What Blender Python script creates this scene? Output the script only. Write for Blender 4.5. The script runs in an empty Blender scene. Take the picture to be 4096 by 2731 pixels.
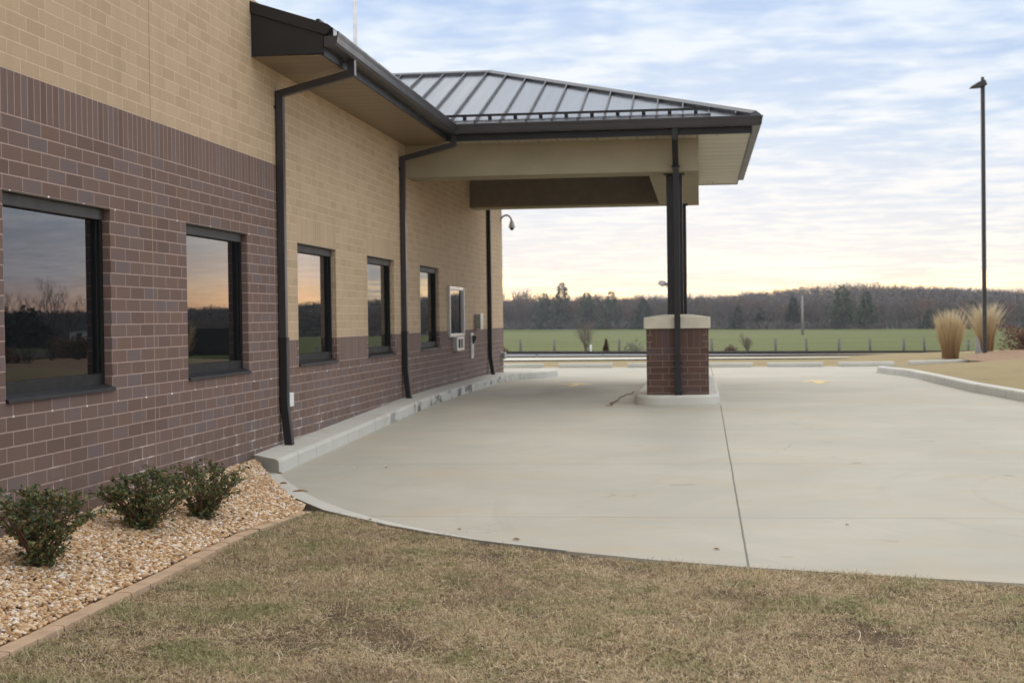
import bpy, bmesh, math, random
import numpy as np
from mathutils import Vector, Matrix

SC = bpy.context.scene
COL = SC.collection
RNG = np.random.default_rng(7)
random.seed(11)
U = 0.1016                     # one masonry module: 4 inches
HEAD = 2.4384                  # height of the window heads

# ------------------------------------------------------------------ helpers
def link(o, parent=None):
    COL.objects.link(o)
    if parent is not None:
        o.parent = parent
    return o

def tag(o, label=None, cat=None, group=None, kind=None):
    if label: o['label'] = label
    if cat: o['category'] = cat
    if group: o['group'] = group
    if kind: o['kind'] = kind
    return o

def empty(name, loc=(0, 0, 0), rz=0.0):
    o = bpy.data.objects.new(name, None)
    o.empty_display_size = 0.2
    o.location = loc
    o.rotation_euler = (0, 0, rz)
    return link(o)

def part(o, parent):
    """hang an object with world-space vertices under its thing without moving it"""
    o.parent = parent
    o.matrix_parent_inverse = parent_world(parent).inverted()
    return o

def parent_world(p):
    m = Matrix.Identity(4)
    chain = []
    while p is not None:
        chain.append(p); p = p.parent
    for q in reversed(chain):
        loc = Matrix.Translation(q.location) @ q.rotation_euler.to_matrix().to_4x4() @ Matrix.Diagonal((*q.scale, 1))
        m = m @ q.matrix_parent_inverse @ loc
    return m

class MB:
    def __init__(s):
        s.v = []; s.f = []; s.m = []; s.sm = []
    def add(s, vs, fs, mi=0, smooth=False):
        b = len(s.v); s.v += [tuple(map(float, q)) for q in vs]
        for f in fs:
            s.f.append([b + i for i in f]); s.m.append(mi); s.sm.append(smooth)
        return s
    def quad(s, a, b, c, d, mi=0):
        return s.add([a, b, c, d], [(0, 1, 2, 3)], mi)
    def box(s, x0, x1, y0, y1, z0, z1, mi=0):
        vs = [(x0, y0, z0), (x1, y0, z0), (x1, y1, z0), (x0, y1, z0), (x0, y0, z1), (x1, y0, z1), (x1, y1, z1), (x0, y1, z1)]
        return s.add(vs, [(3, 2, 1, 0), (4, 5, 6, 7), (0, 1, 5, 4), (1, 2, 6, 5), (2, 3, 7, 6), (3, 0, 4, 7)], mi)
    def prism(s, a, b, mi=0):
        """loft between two equal polygons a and b, capped"""
        n = len(a)
        fs = [tuple(reversed(range(n))), tuple(range(n, 2 * n))]
        fs += [(i, (i + 1) % n, n + (i + 1) % n, n + i) for i in range(n)]
        return s.add(list(a) + list(b), fs, mi)
    def tube(s, pts, rad, n=8, mi=0, smooth=True, cap=True):
        pts = [Vector(p) for p in pts]
        if not isinstance(rad, (list, tuple)): rad = [rad] * len(pts)
        ring = []; vs = []
        up = None
        for i, p in enumerate(pts):
            d = (pts[min(i + 1, len(pts) - 1)] - pts[max(i - 1, 0)]).normalized()
            if up is None or abs(d.dot(up)) > 0.98:
                up = Vector((0, 0, 1)) if abs(d.z) < 0.9 else Vector((1, 0, 0))
            x = d.cross(up).normalized(); y = d.cross(x).normalized()
            up = -y if False else up
            for k in range(n):
                a = 2 * math.pi * k / n
                vs.append(p + x * (math.cos(a) * rad[i]) + y * (math.sin(a) * rad[i]))
        fs = []
        for i in range(len(pts) - 1):
            for k in range(n):
                fs.append((i * n + k, (i + 1) * n + k, (i + 1) * n + (k + 1) % n, i * n + (k + 1) % n))
        s.add(vs, fs, mi, smooth)
        if cap:
            b = len(s.v) - len(vs)
            s.f.append([b + k for k in range(n)]); s.m.append(mi); s.sm.append(False)
            e = b + (len(pts) - 1) * n
            s.f.append([e + k for k in reversed(range(n))]); s.m.append(mi); s.sm.append(False)
        return s
    def sweep(s, path, wx, wy, side, mi=0):
        """rectangular pipe along path; side = fixed side axis (width wx along it), wy across"""
        path = [Vector(p) for p in path]; side = Vector(side).normalized()
        rings = []
        for i, p in enumerate(path):
            if i == 0: d = (path[1] - p).normalized()
            elif i == len(path) - 1: d = (p - path[i - 1]).normalized()
            else:
                d1 = (p - path[i - 1]).normalized(); d2 = (path[i + 1] - p).normalized()
                d = (d1 + d2).normalized()
            n = side.cross(d).normalized()
            k = 1.0
            if 0 < i < len(path) - 1:
                k = 1.0 / max(0.4, d.dot((path[i] - path[i - 1]).normalized()))
            a = side * wx / 2; b = n * (wy / 2 * k)
            rings.append([p - a - b, p + a - b, p + a + b, p - a + b])
        for r0, r1 in zip(rings, rings[1:]):
            s.add(r0 + r1, [(i, (i + 1) % 4, 4 + (i + 1) % 4, 4 + i) for i in range(4)], mi)
        s.add(rings[0], [(3, 2, 1, 0)], mi); s.add(rings[-1], [(0, 1, 2, 3)], mi)
        return s
    def lathe(s, prof, c, n=16, mi=0, axis='z'):
        vs = []
        for r, h in prof:
            for k in range(n):
                a = 2 * math.pi * k / n
                vs.append((c[0] + r * math.cos(a), c[1] + r * math.sin(a), c[2] + h))
        fs = [(i * n + k, i * n + (k + 1) % n, (i + 1) * n + (k + 1) % n, (i + 1) * n + k) for i in range(len(prof) - 1) for k in range(n)]
        s.add(vs, fs, mi, True)
        return s
    def build(s, name, mats, parent=None, bevel=0.0):
        me = bpy.data.meshes.new(name)
        me.from_pydata(s.v, [], s.f)
        if not isinstance(mats, (list, tuple)): mats = [mats]
        for m in mats: me.materials.append(m)
        me.polygons.foreach_set('material_index', s.m)
        me.polygons.foreach_set('use_smooth', s.sm)
        me.update()
        o = bpy.data.objects.new(name, me)
        link(o)
        if bevel > 0:
            bm = bmesh.new(); bm.from_mesh(me)
            bmesh.ops.remove_doubles(bm, verts=bm.verts, dist=1e-5)
            bm.to_mesh(me); bm.free()
            md = o.modifiers.new('bevel', 'BEVEL'); md.width = bevel; md.segments = 2
            md.limit_method = 'ANGLE'; md.angle_limit = math.radians(40)
        if parent is not None: part(o, parent)
        return o

def np_mesh(name, verts, faces, mats, mat_idx=None, smooth=False, parent=None):
    """fast mesh from arrays: verts (n,3), faces (m,k) with one k"""
    me = bpy.data.meshes.new(name)
    n, (m, k) = len(verts), faces.shape
    me.vertices.add(n); me.vertices.foreach_set('co', np.ascontiguousarray(verts, np.float32).ravel())
    me.loops.add(m * k); me.loops.foreach_set('vertex_index', np.ascontiguousarray(faces, np.int32).ravel())
    me.polygons.add(m)
    me.polygons.foreach_set('loop_start', np.arange(0, m * k, k, dtype=np.int32))
    me.polygons.foreach_set('loop_total', np.full(m, k, np.int32))
    for q in (mats if isinstance(mats, (list, tuple)) else [mats]): me.materials.append(q)
    if mat_idx is not None: me.polygons.foreach_set('material_index', np.asarray(mat_idx, np.int32))
    if smooth: me.polygons.foreach_set('use_smooth', np.ones(m, bool))
    me.update(calc_edges=True)
    o = bpy.data.objects.new(name, me); link(o)
    if parent is not None: part(o, parent)
    return o

def copy_tree(o, parent=None):
    c = o.copy(); COL.objects.link(c); c.parent = parent
    for ch in o.children: copy_tree(ch, c)
    return c

# ------------------------------------------------------------------ materials
class NT:
    def __init__(s, name):
        s.mat = bpy.data.materials.new(name); s.mat.use_nodes = True
        s.t = s.mat.node_tree; s.t.nodes.clear()
        s.out = s.n('ShaderNodeOutputMaterial')
        s.p = s.n('ShaderNodeBsdfPrincipled'); s.l(s.p.outputs[0], s.out.inputs[0])
    def n(s, t, **k):
        q = s.t.nodes.new(t)
        for a, b in k.items(): setattr(q, a, b)
        return q
    def l(s, a, b): s.t.links.new(a, b)
    def val(s, q, v):
        if hasattr(v, 'links') or hasattr(v, 'is_linked'): s.l(v, q)
        else: q.default_value = v
    def math(s, op, a, b=0.0, c=None, clamp=False):
        q = s.n('ShaderNodeMath', operation=op); q.use_clamp = clamp
        s.val(q.inputs[0], a); s.val(q.inputs[1], b)
        if c is not None: s.val(q.inputs[2], c)
        return q.outputs[0]
    def noise(s, vec, scale, detail=3.0, rough=0.55, dist=0.0):
        q = s.n('ShaderNodeTexNoise'); s.l(vec, q.inputs['Vector'])
        q.inputs['Scale'].default_value = scale; q.inputs['Detail'].default_value = detail
        q.inputs['Roughness'].default_value = rough; q.inputs['Distortion'].default_value = dist
        return q.outputs['Fac']
    def ramp(s, fac, stops, interp='LINEAR'):
        q = s.n('ShaderNodeValToRGB'); q.color_ramp.interpolation = interp
        e = q.color_ramp.elements
        while len(e) < len(stops): e.new(0.5)
        for el, (pos, c) in zip(e, stops):
            el.position = pos; el.color = (*c, 1) if len(c) == 3 else c
        s.l(fac, q.inputs[0]); return q.outputs[0]
    def mapr(s, fac, a, b, c=0.0, d=1.0):
        q = s.n('ShaderNodeMapRange'); s.l(fac, q.inputs[0])
        for i, v in enumerate((a, b, c, d)): q.inputs[i + 1].default_value = v
        return q.outputs[0]
    def mix(s, fac, a, b, mode='MIX'):
        q = s.n('ShaderNodeMix', data_type='RGBA', blend_type=mode)
        s.val(q.inputs[0], fac)
        for i, v in ((6, a), (7, b)):
            if isinstance(v, tuple): q.inputs[i].default_value = (*v, 1)
            else: s.l(v, q.inputs[i])
        return q.outputs[2]
    def math_vec(s, P, f):
        q = s.n('ShaderNodeVectorMath', operation='ADD'); s.l(P, q.inputs[0]); s.l(f, q.inputs[1]); return q.outputs[0]
    def pos(s): return s.n('ShaderNodeNewGeometry').outputs['Position']
    def rnd(s): return s.n('ShaderNodeNewGeometry').outputs['Random Per Island']
    def sep(s, v):
        q = s.n('ShaderNodeSeparateXYZ'); s.l(v, q.inputs[0]); return q.outputs
    def comb(s, x, y, z=0.0):
        q = s.n('ShaderNodeCombineXYZ')
        for i, v in enumerate((x, y, z)): s.val(q.inputs[i], v)
        return q.outputs[0]
    def scale_vec(s, v, xyz):
        q = s.n('ShaderNodeMapping'); s.l(v, q.inputs[0]); q.inputs['Scale'].default_value = xyz
        return q.outputs[0]
    def bump(s, h, strength=0.3, dist=0.01):
        q = s.n('ShaderNodeBump'); s.l(h, q.inputs['Height'])
        q.inputs['Strength'].default_value = strength; q.inputs['Distance'].default_value = dist
        s.l(q.outputs[0], s.p.inputs['Normal'])
    def col(s, c):
        if isinstance(c, tuple): s.p.inputs['Base Color'].default_value = (*c, 1)
        else: s.l(c, s.p.inputs['Base Color'])
        return s
    def rough(s, r):
        s.val(s.p.inputs['Roughness'], r); return s

def lin(r, g, b):
    f = lambda c: (c / 255 / 12.92) if c / 255 <= 0.04045 else ((c / 255 + 0.055) / 1.055) ** 2.4
    return (f(r), f(g), f(b))

def simple(name, c, rough=0.6, metal=0.0, var=0.12, scale=6.0, spec=0.5, bump=0.0):
    m = NT(name); f = m.noise(m.pos(), scale, 4)
    lo = tuple(max(0, q * (1 - var)) for q in c); hi = tuple(q * (1 + var) for q in c)
    m.col(m.ramp(f, [(0.3, lo), (0.7, hi)])); m.rough(m.mapr(f, 0.3, 0.7, rough - 0.06, rough + 0.06))
    m.p.inputs['Metallic'].default_value = metal
    m.p.inputs['Specular IOR Level'].default_value = spec
    if bump: m.bump(m.noise(m.pos(), scale * 12, 3), bump, 0.004)
    return m.mat

def brick_mat(name, stops, mortar, bw, bh, offset=1 / 3, u0=0.0, v0=HEAD, joint=0.0056, stain=True, rough=0.85, streak=True):
    m = NT(name)
    X, Y, Z = m.sep(m.pos())
    u = m.math('SUBTRACT', m.math('ADD', X, Y), u0)
    v = m.math('SUBTRACT', Z, v0)
    # push both up so that no cell index is negative
    uv = m.comb(m.math('ADD', u, 240 * U * 3), m.math('ADD', v, bh * 400), 0.0)
    b = m.n('ShaderNodeTexBrick', offset=offset, offset_frequency=2, squash=1.0, squash_frequency=2)
    m.l(uv, b.inputs['Vector'])
    b.inputs['Color1'].default_value = (0, 0, 0, 1); b.inputs['Color2'].default_value = (1, 1, 1, 1)
    b.inputs['Mortar'].default_value = (0.5, 0.5, 0.5, 1)
    b.inputs['Scale'].default_value = 1.0
    b.inputs['Mortar Size'].default_value = joint
    b.inputs['Mortar Smooth'].default_value = 0.25
    b.inputs['Bias'].default_value = 0.0
    b.inputs['Brick Width'].default_value = bw; b.inputs['Row Height'].default_value = bh
    tint = m.sep(b.outputs['Color'])[0]
    base = m.ramp(tint, stops, 'LINEAR')
    # speckle and vertical drag marks of extruded brick
    sp = m.noise(m.pos(), 95, 3, 0.7)
    base = m.mix(m.mapr(sp, 0.42, 0.75, 0.0, 0.5), base, tuple(q * 0.55 for q in stops[0][1]))
    big = m.noise(m.pos(), 0.9, 4)
    base = m.mix(m.mapr(big, 0.35, 0.7, 0.0, 0.22), base, stops[-1][1])
    mort = m.mix(m.mapr(m.noise(m.pos(), 14, 3), 0.35, 0.7, 0.0, 0.5), mortar, tuple(q * 0.72 for q in mortar))
    if stain:   # white salts weeping out of the lowest joints
        ef = m.math('MULTIPLY', m.mapr(m.noise(m.scale_vec(m.pos(), (1, 1, 0.05)), 1.7, 2), 0.5, 0.58), m.mapr(Z, 0.62, 0.34))
        ef = m.math('MULTIPLY', ef, m.mapr(m.noise(m.pos(), 9, 2), 0.4, 0.55))
        mort = m.mix(ef, mort, (0.75, 0.72, 0.68))
        base = m.mix(m.math('MULTIPLY', ef, 0.07), base, (0.6, 0.57, 0.53))
    dirt = m.math('MULTIPLY', m.mapr(Z, 0.75, 0.05), m.mapr(m.noise(m.scale_vec(m.pos(), (1, 1, .5)), 4.0, 4), .38, .62, 0, .4))
    fin = m.mix(b.outputs['Fac'], base, mort)
    run = m.mapr(m.noise(m.scale_vec(m.pos(), (5, 5, .22)), 1.0, 4), .5, .72, 0, .09)
    fin = m.mix(run, fin, (0.10, 0.08, 0.065))
    m.col(m.mix(dirt, fin, (0.12, 0.09, 0.07)) if stain else fin)
    m.rough(rough)
    m.p.inputs['Specular IOR Level'].default_value = 0.3
    h = m.math('ADD', m.math('MULTIPLY', b.outputs['Fac'], -1.0), m.math('MULTIPLY', m.noise(m.pos(), 60, 4, 0.7), 0.35))
    m.bump(h, 0.55, 0.006)
    return m.mat

TAN = [(0.0, (0.47, 0.345, 0.218)), (0.35, (0.505, 0.371, 0.238)), (0.7, (0.53, 0.393, 0.253)), (1.0, (0.555, 0.414, 0.27))]
BRN = [(0.0, (0.152, 0.096, 0.076)), (0.25, (0.174, 0.110, 0.088)), (0.5, (0.182, 0.121, 0.103)), (0.72, (0.194, 0.118, 0.086)), (0.88, (0.183, 0.133, 0.122)), (1.0, (0.168, 0.131, 0.127))]
MT = (0.68, 0.52, 0.35); MB_ = (0.41, 0.302, 0.255)
tan_brick = brick_mat('tan_brick', TAN, MT, 3 * U, U, u0=-2 * U)
brown_brick = brick_mat('brown_brick', BRN, MB_, 3 * U, U, u0=-2 * U)
tan_soldier = brick_mat('tan_soldier_brick', TAN, MT, U, 3 * U, 0.0, stain=False)
brown_soldier = brick_mat('brown_soldier_brick', BRN, MB_, U, 3 * U, 0.0, stain=False, v0=HEAD + 5 * U)
lower_soldier = brick_mat('lower_soldier_brick', BRN, MB_, U, 3 * U, 0.0, stain=False, v0=HEAD - 14 * U)
PW = 0.0962                                                             # pier module as it measures
PIER_U0 = 3.77 + 11.12
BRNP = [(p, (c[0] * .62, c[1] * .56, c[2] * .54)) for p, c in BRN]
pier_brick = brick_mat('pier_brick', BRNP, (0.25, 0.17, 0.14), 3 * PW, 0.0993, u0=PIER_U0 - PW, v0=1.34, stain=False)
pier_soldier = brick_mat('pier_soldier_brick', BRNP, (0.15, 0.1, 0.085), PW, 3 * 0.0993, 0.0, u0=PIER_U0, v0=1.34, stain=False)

bronze = simple('dark_bronze_paint', (0.014, 0.0122, 0.0125), 0.45, 0.0, 0.12, 3.0, 0.4)
bronze_sheen = simple('bronze_gutter_paint', (0.027, 0.024, 0.0265), 0.38, 0.0, 0.12, 2.0, 0.7)
flash = simple('grey_sealant', (0.2, 0.22, 0.21), 0.7)
frame_black = simple('black_window_frame', (0.006, 0.0065, 0.007), 0.55, 0.0, 0.1, 9.0, 0.25)
frame_brown = simple('brown_head_trim', (0.03, 0.027, 0.025), 0.55)
sill_metal = simple('dark_sill_metal', (0.011, 0.012, 0.015), 0.5, 0.0, 0.25, 7.0, 0.3)
alu = simple('brushed_aluminium', (0.52, 0.52, 0.50), 0.36, 0.85, 0.08, 30.0)
alu_dull = simple('dull_grey_metal', (0.33, 0.33, 0.31), 0.5, 0.4, 0.1, 14.0)
white_plastic = simple('white_plastic', (0.7, 0.71, 0.71), 0.45)
black_plastic = simple('black_plastic', (0.012, 0.012, 0.012), 0.4)
stucco = simple('beige_stucco', (0.335, 0.285, 0.19), 0.9, 0, 0.07, 2.5, 0.3, bump=0.25)
cap_stone = simple('cream_cast_stone', (0.57, 0.52, 0.41), 0.85, 0, 0.1, 4.0, 0.3, bump=0.2)
pole_dark = simple('dark_pole_paint', (0.03, 0.028, 0.027), 0.45)
flag_metal = simple('flagpole_metal', (0.62, 0.63, 0.64), 0.35, 0.3)

def glass_mat():
    m = NT('reflective_window_glass')
    m.col((0.006, 0.007, 0.008)); m.rough(0.3); m.p.inputs['Specular IOR Level'].default_value = 0.0
    g = m.n('ShaderNodeBsdfGlossy'); g.inputs['Color'].default_value = (0.92, 0.93, 0.95, 1); g.inputs['Roughness'].default_value = 0.0
    fr = m.n('ShaderNodeFresnel'); fr.inputs['IOR'].default_value = 1.46
    mx = m.n('ShaderNodeMixShader')
    m.l(m.math('MINIMUM', m.math('MULTIPLY', fr.outputs[0], 1.05), 0.56), mx.inputs[0])
    m.l(m.p.outputs[0], mx.inputs[1]); m.l(g.outputs[0], mx.inputs[2])
    # old float glass is never quite flat
    b = m.n('ShaderNodeBump'); b.inputs['Strength'].default_value = 0.12; b.inputs['Distance'].default_value = 0.002
    m.l(m.noise(m.pos(), 2.2, 2), b.inputs['Height']); m.l(b.outputs[0], g.inputs['Normal'])
    m.l(mx.outputs[0], m.out.inputs[0]); return m.mat
glass = glass_mat()

def roof_mat():
    m = NT('bronze_metal_roofing')
    X, Y, Z = m.sep(m.pos())
    w = m.noise(m.scale_vec(m.pos(), (9.0, 0.35, 0.35)), 1.0, 3)
    m.col(m.ramp(w, [(0.3, (0.034, 0.036, 0.042)), (0.7, (0.05, 0.052, 0.06))]))
    m.rough(m.mapr(w, 0.3, 0.7, 0.16, 0.27))
    m.p.inputs['Specular IOR Level'].default_value = 1.0
    m.p.inputs['Coat Weight'].default_value = 0.35; m.p.inputs['Coat Roughness'].default_value = 0.14; m.p.inputs['Coat IOR'].default_value = 1.5
    m.bump(w, 0.25, 0.01)
    return m.mat
roofing = roof_mat()

def soffit_mat(name, axis, c, pitch=0.102):
    m = NT(name)
    q = m.sep(m.pos())[axis]
    fr = m.math('FRACT', m.math('DIVIDE', q, pitch))
    d = m.math('ABSOLUTE', m.math('SUBTRACT', fr, 0.5))
    groove = m.mapr(d, 0.44, 0.5)
    col = m.mix(m.mapr(m.noise(m.scale_vec(m.pos(), (0.6, 1, 1) if axis == 1 else (1, .6, 1)), 2.4, 3), 0.35, 0.65, 0.0, 0.5), c, tuple(v * 0.8 for v in c))
    f3 = m.math('FRACT', m.math('DIVIDE', q, pitch * 3))
    col = m.mix(m.mapr(f3, 0.0, 1.0, 0.0, 0.35), col, tuple(v * 0.7 for v in c))
    groove = m.math('MAXIMUM', groove, m.mapr(m.math('ABSOLUTE', m.math('SUBTRACT', f3, 0.5)), 0.43, 0.47))
    m.col(m.mix(m.math('MULTIPLY', groove, 0.75), col, tuple(v * 0.35 for v in c)))
    m.rough(0.42); m.bump(m.math('MULTIPLY', groove, -1.0), 0.5, 0.008)
    return m.mat
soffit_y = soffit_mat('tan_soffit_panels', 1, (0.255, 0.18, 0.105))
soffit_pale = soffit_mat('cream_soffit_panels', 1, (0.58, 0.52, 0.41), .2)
soffit_x = soffit_mat('cream_soffit_panels_across', 0, (0.5, 0.44, 0.33))

def concrete_mat(name, c, slab=False, kerb=False):
    m = NT(name); P = m.pos(); X, Y, Z = m.sep(P)
    n1 = m.noise(P, 0.55, 5, 0.6, 0.6); n2 = m.noise(P, 3.2, 4); n3 = m.noise(P, 70, 3, 0.7)
    col = m.mix(m.mapr(n1, 0.32, 0.68), tuple(v * 0.9 for v in c), tuple(v * 1.06 for v in c))
    col = m.mix(m.mapr(n2, 0.4, 0.72, 0.0, 0.2), col, tuple(v * 0.82 for v in c))
    col = m.mix(m.mapr(n3, 0.5, 0.8, 0.0, 0.22), col, tuple(v * 0.6 for v in c))
    if slab:
        st = m.noise(m.scale_vec(P, (0.75, 1.5, 1)), 0.85, 4, 0.6, 0.8)     # rusty tan drying stains
        col = m.mix(m.mapr(st, 0.5, 0.68, 0.0, 0.55), col, (0.45, 0.38, 0.28))
        gy = m.noise(m.scale_vec(P, (0.5, 0.9, 1)), 0.6, 3, 0.5, 0.5)
        col = m.mix(m.mapr(gy, 0.56, 0.72, 0.0, 0.35), col, (0.36, 0.36, 0.35))
        # darker streaked lane under the canopy
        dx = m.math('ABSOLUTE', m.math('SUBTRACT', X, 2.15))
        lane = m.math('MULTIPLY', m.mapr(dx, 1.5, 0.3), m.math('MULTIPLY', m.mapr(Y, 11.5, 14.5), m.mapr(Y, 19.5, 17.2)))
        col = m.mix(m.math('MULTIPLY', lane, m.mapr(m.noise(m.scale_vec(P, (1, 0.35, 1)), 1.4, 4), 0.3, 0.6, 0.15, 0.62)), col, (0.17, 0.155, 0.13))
        # sweeping tyre scuffs and a few hairline cracks
        rr_ = m.math('SQRT', m.math('ADD', m.math('POWER', m.math('SUBTRACT', X, 9.5), 2.0), m.math('POWER', m.math('SUBTRACT', Y, 1.0), 2.0)))
        tr = m.math('MULTIPLY', m.mapr(m.noise(m.comb(m.math('MULTIPLY', rr_, 3.4), 0.0, 0.0), 1.0, 3, 0.6), .55, .7), m.mapr(m.noise(P, .5, 2), .42, .6))
        col = m.mix(m.math('MULTIPLY', tr, .22), col, (0.27, 0.25, 0.215))
        vo = m.n('ShaderNodeTexVoronoi', feature='DISTANCE_TO_EDGE'); m.l(m.math_vec(P, m.noise(P, 1.7, 4)), vo.inputs['Vector']); vo.inputs['Scale'].default_value = .17
        col = m.mix(m.math('MULTIPLY', m.mapr(vo.outputs['Distance'], .0012, .0004), m.mapr(m.noise(P, .35, 2), .5, .56, 0, .55)), col, (0.16, 0.145, 0.12))
        spt = m.noise(P, 1.9, 2)
        col = m.mix(m.mapr(spt, 0.70, 0.76, 0.0, 0.35), col, (0.24, 0.2, 0.15))
        # sawn and formed joints
        def jl(coord, at, w, wob=0.0):
            q = coord if not wob else m.math('ADD', coord, m.math('MULTIPLY', m.math('SUBTRACT', m.noise(P, 1.1, 3), 0.5), wob))
            return m.mapr(m.math('ABSOLUTE', m.math('SUBTRACT', q, at)), w, w * 0.35)
        J = m.math('MULTIPLY', jl(X, 4.9, 0.0115, 0.012), m.mapr(Y, 10.88, 10.86))
        for at in (-0.24, 3.345, 7.0, 20.3, 26.0):
            J = m.math('MAXIMUM', J, m.math('MULTIPLY', jl(Y, at, 0.010), 0.75))
        J = m.math('MAXIMUM', J, m.math('MULTIPLY', jl(X, 4.9, 0.016), m.mapr(Y, 18.9, 18.95)))
        col = m.mix(m.math('MULTIPLY', J, 0.8), col, (0.11, 0.105, 0.09))
        m.bump(m.math('SUBTRACT', m.math('MULTIPLY', m.noise(m.scale_vec(P, (3, 40, 1)), 6, 3), 0.12), J), 0.35, 0.008)
    elif kerb:
        fr = m.math('FRACT', m.math('DIVIDE', m.math('ADD', m.math('ADD', Y, m.math('MULTIPLY', X, 0.02)), 0.2), 0.76))
        J = m.mapr(m.math('ABSOLUTE', m.math('SUBTRACT', fr, 0.5)), 0.012, 0.006)
        col = m.mix(m.math('MULTIPLY', J, 0.55), col, (0.16, 0.15, 0.13))
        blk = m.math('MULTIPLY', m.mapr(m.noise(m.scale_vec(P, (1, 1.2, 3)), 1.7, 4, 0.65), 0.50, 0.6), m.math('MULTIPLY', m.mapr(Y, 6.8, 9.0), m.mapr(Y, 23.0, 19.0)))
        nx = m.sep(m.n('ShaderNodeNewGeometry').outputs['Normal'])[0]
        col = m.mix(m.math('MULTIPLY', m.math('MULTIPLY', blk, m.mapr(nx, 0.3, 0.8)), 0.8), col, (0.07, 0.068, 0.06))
        col = m.mix(m.math('MULTIPLY', m.mapr(m.noise(P, 2.2, 3), 0.58, 0.7), 0.35), col, (0.4, 0.35, 0.2))
        m.bump(n3, 0.12, 0.004)
    else:
        m.bump(n3, 0.15, 0.004)
    m.col(col); m.rough(0.88); m.p.inputs['Specular IOR Level'].default_value = 0.25
    return m.mat
CONC = (0.44, 0.416, 0.352)
concrete = concrete_mat('drive_concrete', CONC, slab=True)
kerb_conc = concrete_mat('kerb_concrete', (0.58, 0.565, 0.51), kerb=True)
pale_conc = concrete_mat('pale_concrete', (0.58, 0.565, 0.5))
ribbon_conc = concrete_mat('ribbon_concrete', (0.57, 0.555, 0.5))

def ground_mat(name, stops, scale=1.0, bump=0.5, fine=30):
    m = NT(name); P = m.pos()
    f = m.math('ADD', m.math('MULTIPLY', m.noise(P, scale, 5, 0.65, 0.3), 0.6), m.math('MULTIPLY', m.noise(P, scale * fine, 4, 0.7), 0.4))
    m.col(m.ramp(f, stops)); m.rough(0.95); m.p.inputs['Specular IOR Level'].default_value = 0.1
    m.bump(m.noise(P, scale * fine, 4, 0.7), bump, 0.03)
    return m.mat
lawn_soil = ground_mat('lawn_thatch', [(0.3, (0.085, 0.055, 0.038)), (0.45, (0.17, 0.12, 0.075)), (0.58, (0.27, 0.195, 0.12)), (0.7, (0.17, 0.11, 0.08))], 3.0, 1.0, 34)
dry_grass = ground_mat('dry_winter_grass', [(0.3, (0.23, 0.18, 0.095)), (0.5, (0.35, 0.275, 0.155)), (0.62, (0.29, 0.24, 0.125)), (0.75, (0.2, 0.19, 0.085))], 0.8, 0.9)
field_mat = ground_mat('green_pasture', [(0.3, (0.0762, 0.0998, 0.0231)), (0.48, (0.0963, 0.1183, 0.0308)), (0.6, (0.1210, 0.1311, 0.0396)), (0.72, (0.1680, 0.1531, 0.0594))], 0.03, 0.3)
ballast_mat = ground_mat('rail_ballast', [(0.3, (0.2, 0.165, 0.14)), (0.55, (0.34, 0.28, 0.24)), (0.75, (0.42, 0.35, 0.3))], 3.0, 1.0)
asphalt = ground_mat('road_asphalt', [(0.3, (0.2, 0.2, 0.215)), (0.7, (0.26, 0.26, 0.275))], 0.7, 0.2)
mulch_mat = ground_mat('tan_mulch', [(0.3, (0.27, 0.17, 0.11)), (0.5, (0.4, 0.27, 0.18)), (0.75, (0.47, 0.34, 0.24))], 3.0, 1.0)
gravel_base = ground_mat('gravel_fines', [(0.3, (0.13, 0.07, 0.03)), (0.5, (0.27, 0.16, 0.075)), (0.7, (0.42, 0.29, 0.16))], 12.0, 1.0, 6)
hill_mat = ground_mat('wooded_hill_floor', [(0.3, (0.11, 0.097, 0.095)), (0.7, (0.16, 0.143, 0.14))], 0.03, 0.5)

def island_mat(name, stops, rough=0.8, trans=0.0, patch=None, spec=0.3, patch_scale=1.2):
    """colour from each loose piece's own random number, plus patches by place"""
    m = NT(name)
    c = m.ramp(m.rnd(), stops)
    if patch:
        for pc, sc, lo, hi, amt in patch:
            c = m.mix(m.mapr(m.noise(m.pos(), sc, 3, 0.6, 0.4), lo, hi, 0.0, amt), c, pc)
    m.col(c); m.rough(rough); m.p.inputs['Specular IOR Level'].default_value = spec
    if trans:
        t = m.n('ShaderNodeBsdfTranslucent'); m.l(c, t.inputs[0]) if not isinstance(c, tuple) else None
        mx = m.n('ShaderNodeMixShader'); mx.inputs[0].default_value = trans
        m.l(m.p.outputs[0], mx.inputs[1]); m.l(t.outputs[0], mx.inputs[2]); m.l(mx.outputs[0], m.out.inputs[0])
    return m.mat
blade_mat = island_mat('lawn_blades', [(0.0, (0.46, 0.325, 0.19)), (0.15, (0.7, 0.53, 0.34)), (0.32, (0.58, 0.435, 0.26)), (0.46, (0.4, 0.35, 0.15)), (0.56, (0.31, 0.18, 0.12)), (0.68, (0.78, 0.62, 0.43)), (0.8, (0.5, 0.375, 0.21)), (0.9, (0.85, 0.71, 0.53)), (1.0, (0.24, 0.27, 0.1))], 0.7, 0.25,
                       [((0.27, 0.17, 0.12), 1.15, 0.54, 0.68, 0.5), ((0.2, 0.25, 0.075), 2.1, 0.5, 0.66, 0.6), ((0.66, 0.54, 0.36), 3.4, 0.54, 0.7, 0.45), ((0.19, 0.115, 0.075), 17, 0.52, 0.64, 0.75), ((0.8, 0.69, 0.5), 23, 0.55, 0.68, 0.7), ((0.24, 0.27, 0.09), 11, 0.57, 0.68, 0.6)])
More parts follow.
